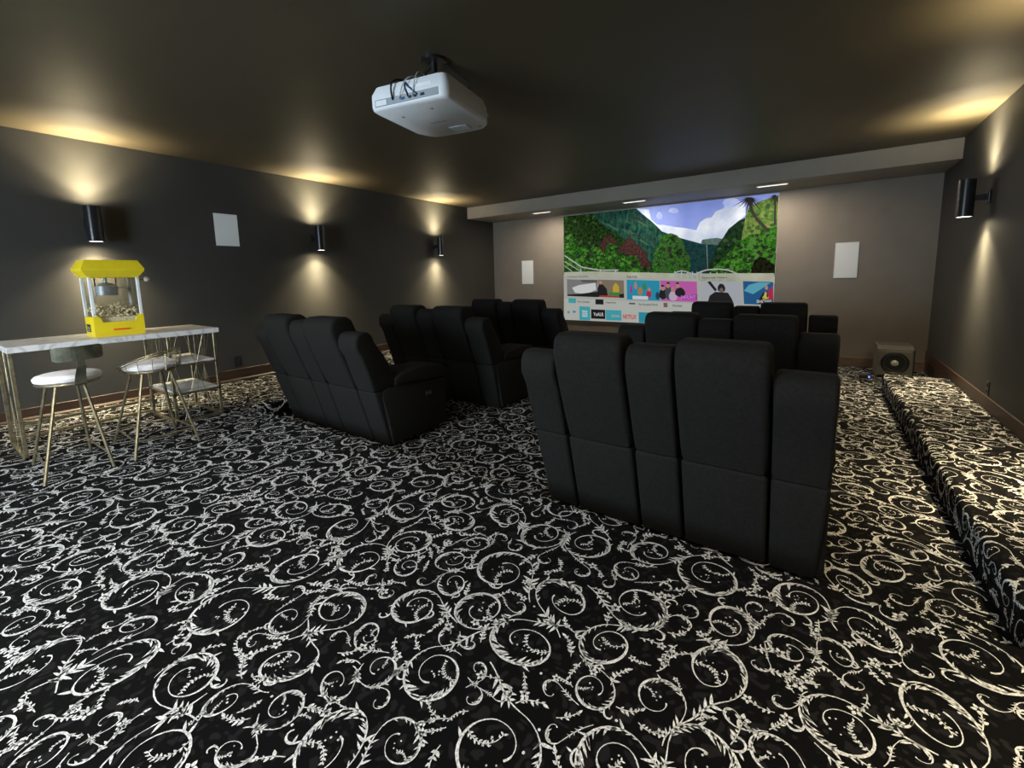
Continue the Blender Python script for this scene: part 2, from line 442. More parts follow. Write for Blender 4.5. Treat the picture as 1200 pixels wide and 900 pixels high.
            for k in (3, 5, 7, 9):      # acanthus tuft on the branch
                ta = math.atan2(B[k+1][1] - B[k][1], B[k+1][0] - B[k][0])
                L = r * rnd.uniform(.22, .40)
                leaf(B[k][0], B[k][1], ta + h * rnd.uniform(.3, .7), L, L * .24, h * .6)
                if k > 4: leaf(B[k][0], B[k][1], ta - h * .6, L * .8, L * .28, -h * .6)
        else:
            flower(pts[0][0], pts[0][1], min(.03, r * .35))
    # sprigs in the remaining gaps
    for _ in range(int(area * 420)):
        x, y, a = rnd.uniform(U0, U1), rnd.uniform(V0, V1), rnd.uniform(0, 6.28)
        mx, my = x + .035 * math.cos(a), y + .035 * math.sin(a)
        if all(math.hypot(mx - c[0], my - c[1]) > c[2] + .014 for c in near(mx, my, .4)):
            put([mx, my, .022, 1, 0, 0]); sprig(x, y, a, rnd.uniform(.05, .085))
        elif rnd.random() < .03:
            dot(x, y, .005, 5)
    return V, F
CV, CF = carpet()
EPS = 0.0022
S_R = ZUP                       # riser height
def corner(d):
    """unrolled distance d past the foot of a ledge -> (run, height)"""
    r = .035; h = ZUP - r; L = math.pi / 2 * r
    if d < h: return (-EPS, d)
    if d < h + L:
        t = (d - h) / r; return (r - (r + EPS) * math.cos(t), h + (r + EPS) * math.sin(t))
    return (r + d - h - L, ZUP + EPS)
RIS = corner(5)[0] - 5          # shift between unrolled distance and run
def emit_pattern(name, test, mapping, parent, clip):
    used = {}; verts = []; faces = []
    for f in CF:
        if all(test(*CV[i]) for i in f):
            g = []
            for i in f:
                if i not in used: used[i] = len(verts); verts.append(mapping(*CV[i]))
                g.append(used[i])
            faces.append(g)
    me = bpy.data.meshes.new(name); me.from_pydata(verts, [], faces); me.materials.append(MATS['carpet_yarn'])
    o = bpy.data.objects.new(name, me); col.objects.link(o); o.parent = parent; o['kind'] = 'stuff'
    return o
emit_pattern('carpet_scrollwork', lambda u, v: XL + .01 < u < XR - .01 and v < YE - .002, lambda u, v: (u, v, ZUP + EPS), rear, None)
emit_pattern('carpet_scrollwork', lambda u, v: LEDL + .004 < u < LEDR - .004 and v >= YE or (v >= YLE and XL < u < XR), lambda u, v: (u, v, EPS), o_floor := bpy.data.objects['floor'], None)
def map_r(u, v):
    a, z = corner(u - LEDR); return (LEDR + a, v, z)
emit_pattern('carpet_scrollwork', lambda u, v: LEDR + .003 < u and LEDR + corner(u - LEDR)[0] < XR - .016 and YE <= v < YLE, map_r, led_r, None)
def map_l(u, v):
    d = LEDL - (u + 0); a, z = corner(d); return (LEDL - a, v, z)
emit_pattern('carpet_scrollwork', lambda u, v: u < LEDL - .003 and LEDL - corner(LEDL - u)[0] > XL + .02 and YE <= v < YLE, map_l, led_l, None)

# ---------------------------------------------------------------- recliner loveseats
W2 = 0.755; WI, SE, CO = 0.235, 0.40, 0.24      # wing, seat, console widths
def make_sofa():
    s = thing('recliner_sofa', (0, 0, 0), '', 'sofa')
    xs = [-W2, -W2 + WI, -CO / 2, CO / 2, W2 - WI, W2]
    g = 0.006
    def up_back(top, thick, lean):
        yb, zb = -.135, .545                      # foot of the slab, at the seam
        s = (-lean - yb)
        return [(yb, zb), (yb + s * .18 - .012, .65), (yb + s * .55 - .018, .85), (-lean + .002, top - .13), (-lean + .002, top - .06), (-lean + .022, top - .018), (-lean + .06, top),
                (-lean + thick * .8 - .03, top), (-lean + thick * .8 + .01, top - .03), (-lean + thick * .85 + .02, top - .09), (yb + thick + s * .5, .85), (yb + thick + .02, .66), (yb + thick + .03, .55)]
    for a, b in ((1, 2), (3, 4)):
        link_mesh('backrest', prism(up_back(1.175, .25, .325), xs[a] + g, xs[b] - g, 'x', .032, 4), 'sofa_fabric', s, smooth=True, angle=50)
    link_mesh('console_back', prism(up_back(1.135, .22, .305), xs[2] + g, xs[3] - g, 'x', .022, 4), 'sofa_fabric', s, smooth=True, angle=50)
    for a, b in ((0, 1), (4, 5)):
        link_mesh('back_wing', prism(up_back(1.060, .19, .285), xs[a] + g, xs[b] - g, 'x', .022, 4), 'sofa_fabric', s, smooth=True, angle=50)
    # lower rear panels
    for k in range(5):
        x0, x1 = xs[k] + g, xs[k+1] - g
        i0 = .03 if k == 0 else 0; i1 = .03 if k == 4 else 0
        bm = bmesh.new(); v = box(bm, x0, -.14, .012, x1, .10, .54)
        for q in v:
            if q.co.z < .1:
                if q.co.y < 0: q.co.y += .15
                if q.co.x < x0 + .01: q.co.x += i0
                else: q.co.x -= i1
        bev(bm, .022, 3)
        link_mesh('rear_panel', bm, 'sofa_fabric', s, smooth=True, angle=50)
    # dark frame core behind the seams
    bm = bmesh.new(); box(bm, -W2 + .05, .05, .05, W2 - .05, .60, .40); link_mesh('frame', bm, 'sofa_fabric_dark', s)
    # arms
    for sg in (-1, 1):
        xo, xi = sg * W2, sg * (W2 - WI)
        x0, x1 = min(xo, xi), max(xo, xi)
        link_mesh('arm', prism([(.03, .04), (-.07, .50), (-.04, .55), (.10, .56), (.66, .50), (.66, .05)], x0 + .0025, x1 - .0025, 'x', .012, 2), 'sofa_fabric', s, smooth=True, angle=50)
        pad = [(.055, .56), (.06, .63), (.13, .665), (.30, .685), (.48, .68), (.60, .655), (.675, .60), (.685, .545), (.65, .52), (.4, .53), (.1, .55)]
        link_mesh('arm_pad', prism(pad, x0 - .012, x1 + .012, 'x', .03, 4), 'sofa_fabric', s, smooth=True, angle=60)
    # seats, footrests, console
    for a, b in ((1, 2), (3, 4)):
        link_mesh('seat_cushion', prism([(.14, .36), (.14, .47), (.4, .49), (.64, .49), (.71, .46), (.73, .40), (.70, .35)], xs[a] + .006, xs[b] - .006, 'x', .03, 3), 'sofa_fabric', s, smooth=True, angle=60)
        link_mesh('footrest', rbox(xs[a] + .008, .60, .09, xs[b] - .008, .70, .345, .03, 3), 'sofa_fabric', s, smooth=True, angle=60)
    c = link_mesh('console', rbox(xs[2] + .005, .12, .05, xs[3] - .005, .69, .56, .02, 3), 'sofa_fabric', s, smooth=True, angle=60)
    link_mesh('console_lid', rbox(xs[2] + .02, .2, .555, xs[3] - .02, .47, .59, .015, 3), 'sofa_fabric', c, smooth=True, angle=60)
    for q in (-.052, .052):
        bm = bmesh.new(); lathe(bm, [(.030, .563), (.034, .57), (.044, .572), (.046, .566), (.046, .555)], 20, o=(q, .56, 0)); link_mesh('cup_holder', bm, 'black_metal', c)
    pl = link_mesh('control_panel', rbox(W2 - .008, .40, .385, W2 + .004, .47, .43, .003, 2), 'black_plastic', s)
    for q in (.42, .45):
        bm = bmesh.new(); cyl(bm, (W2 + .003, q, .408), (W2 + .007, q, .408), .009, n=10); link_mesh('button', bm, 'cabinet_grey', pl)
    for x in (-W2 + .09, W2 - .09):
        for y in (.09, .58):
            bm = bmesh.new(); cyl(bm, (x, y, 0), (x, y, .06), .02, .025, n=10); link_mesh('foot', bm, 'black_plastic', s)
    return s
SOFAS = [(-.655, 2.36, 0, 'charcoal two-seat recliner sofa nearest the camera, in the right-hand column', 'right'),
         (-.61, 3.76, 0, 'charcoal two-seat recliner sofa in the middle of the right-hand column', 'right'),
         (-.58, 5.20, 0, 'charcoal two-seat recliner sofa at the front of the right-hand column, below the screen', 'right'),
         (-3.825, 2.40, 0, 'charcoal two-seat recliner sofa rearmost in the left-hand column, near the bar table', 'left'),
         (-3.66, 3.80, 0, 'charcoal two-seat recliner sofa in the middle of the left-hand column', 'left'),
         (-3.55, 5.20, 0, 'charcoal two-seat recliner sofa at the front of the left-hand column, nearest the front wall', 'left')]
proto = make_sofa()
for i, (x, y, a, lab, gp) in enumerate(SOFAS):
    o = proto if i == 0 else copy_tree(proto)
    o.location = (x, y, 0); o.scale = (1.11, 1.06, 1) if gp == 'left' else (1.0, 1.0, 1)
    o.rotation_euler = (0, 0, R(a)); o['label'] = lab; o['group'] = 'recliner sofas in two columns facing the screen'

# ---------------------------------------------------------------- wall sconces
def spot(name, loc, rot, power, ang, blend, color, parent=None, size=0.02):
    l = bpy.data.lights.new(name, 'SPOT'); l.energy = power; l.spot_size = R(ang); l.spot_blend = blend; l.color = color; l.shadow_soft_size = size
    o = bpy.data.objects.new(name, l); o.location = loc; o.rotation_euler = rot; col.objects.link(o)
    if parent: o.parent = parent
    return o
SR, SH = 0.066, 0.36
def make_sconce():
    s = thing('wall_sconce', (0, 0, 0), '', 'wall lamp', 'black cylinder sconces')
    # origin on the wall, +x into the room
    bm = bmesh.new()
    lathe(bm, [(.002, -SH/2 + .012), (SR - .006, -SH/2 + .012), (SR - .005, -SH/2), (SR, -SH/2), (SR, SH/2), (SR - .005, SH/2), (SR - .006, SH/2 - .035), (.002, SH/2 - .035)], 32, o=(.165, 0, 0))
    link_mesh('cylinder_shade', bm, 'black_metal', s)
    link_mesh('bracket', rbox(.0, -.022, -.03, .105, .022, .03, .004, 1), 'black_metal', s)
    link_mesh('wall_plate', rbox(.0, -.05, -.06, .018, .05, .06, .006, 2), 'black_metal', s)
    bm = bmesh.new(); cyl(bm, (.165, 0, -SH/2 + .004), (.165, 0, -SH/2 + .009), SR - .007, n=24); link_mesh('lower_lens', bm, 'lamp_lens', s)
    bm = bmesh.new(); cyl(bm, (.165, 0, SH/2 - .03), (.165, 0, SH/2 - .026), SR - .009, n=24); link_mesh('upper_lens', bm, 'lamp_lens', s)
    warm = (1.0, .83, .52)
    spot('up_beam', (.165, 0, SH/2 - .012), (R(180), 0, 0), 170, 112, 1.0, warm, s, .035)
    spot('up_column', (.165, 0, SH/2 - .012), (R(180), 0, 0), 190, 62, 1.0, warm, s, .035)
    spot('up_wash', (.150, 0, SH/2 - .006), (R(180), 0, 0), 40, 172, 1.0, warm, s, .03)
    spot('down_beam', (.150, 0, -SH/2 - .001), (0, 0, 0), 230, 112, 1.0, warm, s, .035)
    spot('down_column', (.150, 0, -SH/2 - .001), (0, 0, 0), 230, 66, 1.0, warm, s, .035)
    spot('down_wash', (.150, 0, -SH/2 - .001), (0, 0, 0), 30, 168, 1.0, warm, s, .03)
    return s
SC = [(XL, 1.33, 2.12, 0, 'black cylinder wall sconce above the yellow popcorn machine'),
      (XL, 3.85, 2.12, 0, 'black cylinder wall sconce on the left wall, middle of the three'),
      (XL, 6.42, 2.11, 0, 'black cylinder wall sconce on the left wall nearest the screen'),
      (XR, 6.24, 2.15, 180, 'black cylinder wall sconce on the right wall, its upper and lower beams visible'),
      (XR, 3.70, 2.15, 180, 'black cylinder wall sconce on the right wall, the next one back towards the camera'),
      (XR, 1.15, 2.15, 180, 'black cylinder wall sconce on the right wall beside the camera')]
ps = make_sconce()
for i, (x, y, z, a, lab) in enumerate(SC):
    o = ps if i == 0 else copy_tree(ps)
    o.location = (x, y, z); o.rotation_euler = (0, 0, R(a)); o['label'] = lab

# ---------------------------------------------------------------- ceiling cans behind the camera, soffit lamps
def can(x, y, i):
    t = thing('ceiling_can', (x, y, ZC), ('round recessed ceiling lamp behind the camera, left front of five', 'round recessed ceiling lamp behind the camera, middle front of five', 'round recessed ceiling lamp behind the camera, right front of five', 'round recessed ceiling lamp nearest the rear doorway', 'round recessed ceiling lamp in the rear right of the room')[i], 'ceiling lamp', 'recessed ceiling lamps behind the camera')
    bm = bmesh.new(); lathe(bm, [(.075, -.001), (.10, -.001), (.102, -.006), (.085, -.012), (.075, -.006), (.075, -.001)], 24); link_mesh('trim_ring', bm, 'white_plastic', t)
for i, (x, y, p_) in enumerate(CAN_LAMPS): can(x, y, i)
for i, (x, lab) in enumerate(((-4.62, 'slim rectangular soffit lamp left of the screen'), (-2.73, 'slim rectangular soffit lamp above the middle of the screen'), (-.64, 'slim rectangular soffit lamp above the right edge of the screen'))):
    t = thing('soffit_lamp', (x, 7.73, ZS), lab, 'ceiling lamp', 'slim lamps under the soffit')
    bm = bmesh.new()
    for q in ((-.205, -.05, .205, -.036), (-.205, .036, .205, .05), (-.205, -.036, -.19, .036), (.19, -.036, .205, .036)): box(bm, q[0], q[1], -.008, q[2], q[3], 0)
    link_mesh('lamp_frame', bm, 'white_plastic', t)
    link_mesh('diffuser', rbox(-.19, -.036, -.006, .19, .036, -.001, 0), 'linear_lens', t)
    a = area_light('soffit_light', (0, 0, -.012), (0, 0, 0), .36, .06, 22, (1.0, .86, .68)); a.parent = t

# ---------------------------------------------------------------- in-wall speakers
def speaker(x, y, z, w, h, rz, lab):
    t = thing('wall_speaker', (x, y, z), lab, 'speaker', 'white in-wall speakers', rz)
    bm = bmesh.new(); e = .008
    for q in ((-w/2, -h/2, w/2, -h/2 + e), (-w/2, h/2 - e, w/2, h/2), (-w/2, -h/2 + e, -w/2 + e, h/2 - e), (w/2 - e, -h/2 + e, w/2, h/2 - e)): box(bm, q[0], -.008, q[1], q[2], 0, q[3])
    link_mesh('speaker_frame', bm, 'white_plastic', t)
    link_mesh('grille', rbox(-w/2 + e + .001, -.006, -h/2 + e + .001, w/2 - e - .001, -.001, h/2 - e - .001, 0), 'grille_white', t)
speaker(XL, 2.645, 2.165, .275, .405, R(90), 'white in-wall speaker on the dark left wall')
speaker(-5.39, YB, 1.57, .30, .525, 0, 'white in-wall speaker on the front wall left of the screen')
speaker(.327, YB, 1.615, .285, .53, 0, 'white in-wall speaker on the front wall right of the screen')

# ---------------------------------------------------------------- outlets
def outlet(x, y, z, rz, lab):
    t = thing('wall_outlet', (x, y, z), lab, 'outlet', None, rz)
    link_mesh('cover_plate', rbox(-.045, -.006, -.068, .045, 0, .068, .003, 2), 'black_plastic', t)
    for q in (-.028, .028):
        r = link_mesh('socket', rbox(-.018, -.009, q - .019, .018, -.006, q + .019, .002, 1), 'rubber', t)
        bm = bmesh.new()
        for w in (-.007, .007): box(bm, w - .0015, -.0095, q - .006, w + .0015, -.009, q + .008)
        link_mesh('slots', bm, 'sofa_fabric_dark', r)
outlet(XL, 2.62, .44, R(90), 'black power outlet low on the left wall behind the sofa')
outlet(XR, 5.64, .38, R(-90), 'black power outlet low on the right wall above the carpeted ledge')

# ---------------------------------------------------------------- projector
def projector():
    t = thing('projector', (-2.27, 2.37, 2.585), 'white home-theatre projector hanging upside down from the ceiling', 'projector', None, R(11))
    w, d, h = .60, .67, .15
    def outline(off=0, n=10):
        P = []
        x, y0, y1 = w/2 - off, -d/2 + off, d/2 - off
        rr = .05
        for cx, cy, a0 in ((x - rr, y0 + rr, -90),):
            for k in range(5): a = R(a0 + 90 * k / 4); P.append((cx + rr * math.cos(a), cy + rr * math.sin(a)))
        P += [(x, y1 - .14)]
        for k in range(1, n): # bowed front
            s = 1 - 2 * k / n; P.append((x * (abs(s) ** .6) * (1 if s > 0 else -1) if abs(s) < .99 else x, y1 - .07 + .07 * math.sqrt(max(0, 1 - s * s)) - (.03 if abs(s) > .75 else 0)))
        P += [(-x, y1 - .14)]
        for k in range(5): a = R(180 + 90 * k / 4); P.append((-x + rr + rr * math.cos(a), y0 + rr + rr * math.sin(a)))
        return P
    bm = bmesh.new()
    levels = [(.0, .018), (.012, .004), (.03, 0), (.10, 0), (h, .02)]
    rings = []
    for z, off in levels: rings.append([bm.verts.new((x, y, z)) for x, y in outline(off)])
    n = len(rings[0])
    for A, B in zip(rings[:-1], rings[1:]):
        for k in range(n): bm.faces.new([A[k], A[(k+1) % n], B[(k+1) % n], B[k]])
    bm.faces.new(rings[0][::-1]); bm.faces.new(rings[-1])
    bmesh.ops.recalc_face_normals(bm, faces=bm.faces)
    link_mesh('housing', bm, 'white_plastic', t, smooth=True, angle=40)
    # recessed connector panel on the rear
    c = link_mesh('connector_panel', rbox(-w/2 + .05, -d/2 - .003, .018, w/2 - .06, -d/2 + .01, .062, .002, 1), 'vent_grey', t)
    link_mesh('power_inlet', rbox(-w/2 + .06, -d/2 - .007, .022, -w/2 + .15, -d/2 - .002, .055, .002, 1), 'white_plastic', c)
    for x, ww, m in ((-.04, .03, 'cable_blue'), (.02, .022, 'black_plastic'), (.06, .022, 'black_plastic'), (.11, .03, 'black_plastic')):
        link_mesh('port', rbox(x, -d/2 - .007, .030, x + ww, -d/2 - .002, .045, .001, 1), m, c)
    link_mesh('rear_label', rbox(.02, -d/2 - .001, .085, .19, -d/2 + .012, .105, 0), 'grille_white', t)
    link_mesh('vent_cover', rbox(.0, .16, -.004, .15, .25, .004, .003, 1), 'vent_grey', t)
    for x, y in ((-.16, -.16), (.10, -.20), (.22, .24)):
        bm = bmesh.new(); cyl(bm, (x, y, -.002), (x, y, .003), .009, n=10); link_mesh('screw_socket', bm, 'print_grey', t)
    m = Matrix.Translation((.0, .03, -.0006)) @ Matrix.Rotation(R(180), 4, 'X') @ Matrix.Rotation(R(180), 4, 'Z')
    text_mesh('brand_print', 'EPSON', 'print_grey', t, bold=.015, fit=(.12, .026), matrix=m)
    bm = bmesh.new(); lathe(bm, [(.005, .315), (.05, .315), (.058, .33), (.055, .335), (.045, .327), (.005, .322)], 24, axis='y', o=(.12, 0, .065))
    for v in bm.verts: v.co.y = -v.co.y
    link_mesh('lens', bm, 'black_metal', t)
    # lens side knob
    bm = bmesh.new(); cyl(bm, (w/2 - .004, .2, .05), (w/2 + .006, .2, .05), .012, n=14); link_mesh('side_button', bm, 'grille_white', t)
    # mount
    bm = bmesh.new(); box(bm, -.13, -.10, h, .13, .10, h + .012); box(bm, -.12, -.015, h + .012, .12, .015, h + .05); box(bm, -.05, -.05, h + .03, .05, .05, h + .12)
    cyl(bm, (0, 0, h + .01), (0, 0, ZC - 2.585 - .012), .022, n=14); cyl(bm, (0, 0, ZC - 2.585 - .02), (0, 0, ZC - 2.585 - .001), .09, n=24)
    for sx in (-1, 1):
        for sy in (-1, 1): tube(bm, [(sx * .08, sy * .06, h + .01), (sx * .19, sy * .20, h + .012), (sx * .19, sy * .20, h - .01)], .009, 6)
    link_mesh('ceiling_mount', bm, 'black_metal', t)
    # cables looping out of the ceiling into the rear panel
    def cable(p0, p1, sag, m, r=.005):
        P = []
        for k in range(15):
            s = k / 14; x = p0[0] + (p1[0] - p0[0]) * s; y = p0[1] + (p1[1] - p0[1]) * s; z = p0[2] + (p1[2] - p0[2]) * s
            b = math.sin(math.pi * s); P.append((x + sag[0] * b, y + sag[1] * b, z + sag[2] * b))
        bm = bmesh.new(); tube(bm, P, r, 6); o = link_mesh('cable', bm, m, t); return o
    top = ZC - 2.585 - .01; yb = -d/2
    cable((-.05, -.04, .20), (-.10, yb - .008, .04), (-.02, -.12, .05), 'cable_black', .006)
    cable((.03, -.04, .20), (.02, yb - .008, .04), (-.05, -.09, .05), 'cable_black', .004)
    cable((-.01, -.05, .21), (.09, yb - .008, .04), (-.08, -.10, .04), 'cable_blue', .004)
    cable((.05, -.03, .19), (-.05, yb - .008, .04), (.03, -.13, .05), 'cable_white', .004)
    cable((.0, -.05, .21), (.05, yb - .008, .035), (.05, -.10, .07), 'cable_white', .0035)
    cable((.04, .04, top), (.11, .1, h + .02), (.10, .12, .0), 'cable_black', .008)
    cable((-.02, .02, top), (-.03, -.04, .19), (-.06, .0, .0), 'cable_black', .012)
    bm = bmesh.new(); cyl(bm, (-.12, -.08, h), (-.12, -.08, h + .03), .012, n=10); link_mesh('cable_plug', bm, 'cable_blue', t)
projector()

# ---------------------------------------------------------------- bar table
TZ = 1.055
TX0, TX1, TY0, TY1 = -5.47, -4.79, .46, 1.84
def bar_table():
    t = thing('bar_table', (TX1, TY0, ZUP), 'long marble-topped bar table with brass frame and shelves along the left wall', 'table')
    def L(name, bm, m, p=t, **k):
        for v in bm.verts: v.co -= Vector((TX1, TY0, ZUP))
        return link_mesh(name, bm, m, p, **k)
    L('table_top', rbox(TX0, TY0, TZ - .045, TX1, TY1, TZ, .004, 2), 'marble')
    a = .012; zt = TZ - .045
    ym = 1.43; y0, y1 = TY0 + .016, TY1 - .04; xf, xb = TX1 - .03, TX0 + .03
    for x, y in ((xf, y0), (xb, y0), (xf, ym), (xb, ym), (xf, y1), (xb, y1)):
        L('leg', rbox(x - a, y - a, ZUP, x + a, y + a, zt, .002, 1), 'brass')
    for z, n in ((.76, 'shelf'), (.49, 'shelf')):
        L(n, rbox(xb + a, ym + a, z - .02, xf - a, y1 - a, z, .003, 1), 'marble')
        bm = bmesh.new()
        for q in ((xb - a, ym - a, xf + a, ym + a), (xb - a, y1 - a, xf + a, y1 + a), (xb - a, ym + a, xb + a, y1 - a), (xf - a, ym + a, xf + a, y1 - a)): box(bm, q[0], q[1], z - .035, q[2], q[3], z - .018)
        L('shelf_rail', bm, 'brass')
    bm = bmesh.new()
    for q in ((xb - a, ym - a, xf + a, ym + a), (xb - a, y1 - a, xf + a, y1 + a), (xb - a, ym + a, xb + a, y1 - a), (xf - a, ym + a, xf + a, y1 - a), (xb - a, y0 - a, xf + a, y0 + a)): box(bm, q[0], q[1], ZUP + .002, q[2], q[3], ZUP + .022)
    L('base_frame', bm, 'brass')
    bm = bmesh.new(); box(bm, xb - a, y0 + a, .33, xb + a, ym - a, .35); L('rear_stretcher', bm, 'brass')
    bm = bmesh.new(); box(bm, xb - a, y0 + a, ZUP + .03, xb + a, ym - a, ZUP + .05); L('rear_stretcher', bm, 'brass')
    # wires fanned in the two ends and the front of the shelf bay
    for yy in (y0, y1, ym):
        for k in range(5):
            f = (k + .5) / 5
            bm = bmesh.new(); tube(bm, [(xb + (xf - xb) * f, yy, ZUP + .02), (xb + (xf - xb) * (1 - f * .8 - .1), yy, zt)], .0022, 5); L('wire', bm, 'brass')
    for k in range(3):
        f = (k + .5) / 3
        bm = bmesh.new(); tube(bm, [(xf, ym + (y1 - ym) * f, ZUP + .02), (xf, ym + (y1 - ym) * (.85 - f * .6), zt)], .0022, 5); L('wire', bm, 'brass')
        bm = bmesh.new(); tube(bm, [(xb, ym + (y1 - ym) * f, ZUP + .02), (xb, ym + (y1 - ym) * (.85 - f * .6), zt)], .0022, 5); L('wire', bm, 'brass')
bar_table()

# ---------------------------------------------------------------- stools
def stool(name, cx, cy, feet, lab, kind):
    t = thing(name, (cx, cy, ZUP), lab, 'stool')
    sz = .865 - ZUP; r = .18
    bm = bmesh.new(); lathe(bm, [(.01, sz - .055), (r - .02, sz - .055), (r, sz - .042), (r + .004, sz - .022), (r - .008, sz - .006), (r - .04, sz + .004), (.01, sz + .010)], 32); link_mesh('seat_cushion', bm, 'white_cushion', t)
    bm = bmesh.new(); tube(bm, [((r - .01) * math.cos(a), (r - .01) * math.sin(a), sz - .062) for a in [2*math.pi*k/28 for k in range(28)]], .008, 6, True); link_mesh('seat_ring', bm, 'brass', t)
    F = [(x - cx, y - cy) for x, y in feet]
    for fx, fy in F:
        d = math.hypot(fx, fy); k = (r - .015) / d * .92
        bm = bmesh.new(); cyl(bm, (fx, fy, 0), (fx * k, fy * k, sz - .06), .0095, n=8); link_mesh('leg', bm, 'brass', t)
    lo = .10 if kind == 'plate' else .12
    P = []
    for fx, fy in F:
        d = math.hypot(fx, fy); k = (r - .015) / d * .92; s = lo / (sz - .06)
        P.append((fx + (fx * k - fx) * s, fy + (fy * k - fy) * s, lo))
    pairs = ((0, 1), (2, 3)) if kind == 'plate' else ((0, 1), (1, 3), (3, 2), (2, 0))
    for a, b in pairs:
        bm = bmesh.new(); tube(bm, [P[a], P[b]], .006, 6); link_mesh('stretcher', bm, 'brass', t)
    return t, sz, r
t, sz, r = stool('bar_stool', -4.43, .70, [(-4.09, .46), (-4.68, .49), (-4.10, .81), (-4.66, .80)], 'brass bar stool with white round seat and a patinated plate backrest', 'plate')
# backrest plate, curved around the room side of the seat
bm = bmesh.new(); n = 12; zz0, zz1 = sz + .11, sz + .21; RB = .25
ro = [];
for k in range(n + 1):
    a = R(-32 + 64 * k / n) + R(8)
    e = .012 if k in (0, n) else 0
    ro.append([bm.verts.new((q * math.cos(a), q * math.sin(a), z)) for q, z in ((RB, zz0 + e), (RB, zz1 - e), (RB + .006, zz1 - e), (RB + .006, zz0 + e))])
for A, B in zip(ro[:-1], ro[1:]):
    for j in range(4): bm.faces.new([A[j], B[j], B[(j+1) % 4], A[(j+1) % 4]])
bm.faces.new(ro[0][::-1]); bm.faces.new(ro[-1]); bmesh.ops.recalc_face_normals(bm, faces=bm.faces)
link_mesh('backrest', bm, 'patina_metal', t)
bm = bmesh.new(); ca, sa = math.cos(R(8)), math.sin(R(8))
prof = [(r - .01, sz - .075), (r + .012, sz - .06), (r + .03, sz), (RB - .006, sz + .07), (RB - .003, sz + .13)]
ring = []
for k, (q, z) in enumerate(prof):
    w = (.034, .034, .030, .024, .018)[k]
    ring.append([bm.verts.new((x * ca - y * sa, x * sa + y * ca, z)) for x, y in ((q, -w), (q, w), (q + .005, w), (q + .005, -w))])
for A, B in zip(ring[:-1], ring[1:]):
    for j in range(4): bm.faces.new([A[j], B[j], B[(j+1) % 4], A[(j+1) % 4]])
bm.faces.new(ring[0][::-1]); bm.faces.new(ring[-1]); bmesh.ops.recalc_face_normals(bm, faces=bm.faces)
link_mesh('back_support', bm, 'patina_metal', t)

t, sz, r = stool('bar_stool', -4.42, 1.18, [(-4.10, .93), (-4.70, .95), (-4.14, 1.36), (-4.66, 1.36)], 'brass bar stool with white round seat inside a tilted wire hoop', 'cage')
hp = []
rb = r + .025
for k in range(28):
    a = 2 * math.pi * k / 28; lift = .5 - .5 * math.cos(a - R(35) + math.pi); hp.append((rb * math.cos(a), rb * math.sin(a), sz - .045 + .15 * lift))
for dz in (0, -.016):
    bm = bmesh.new(); tube(bm, [(x, y, z + dz) for x, y, z in hp], .005, 6, True); link_mesh('hoop', bm, 'brass', t)
for k in range(-8, 9, 2):
    i = (k + 3) % 28
    x, y, z = hp[i]; bm = bmesh.new(); tube(bm, [(x, y, z), (x * .93, y * .93, sz - .062)], .003, 5); link_mesh('wire', bm, 'brass', t)

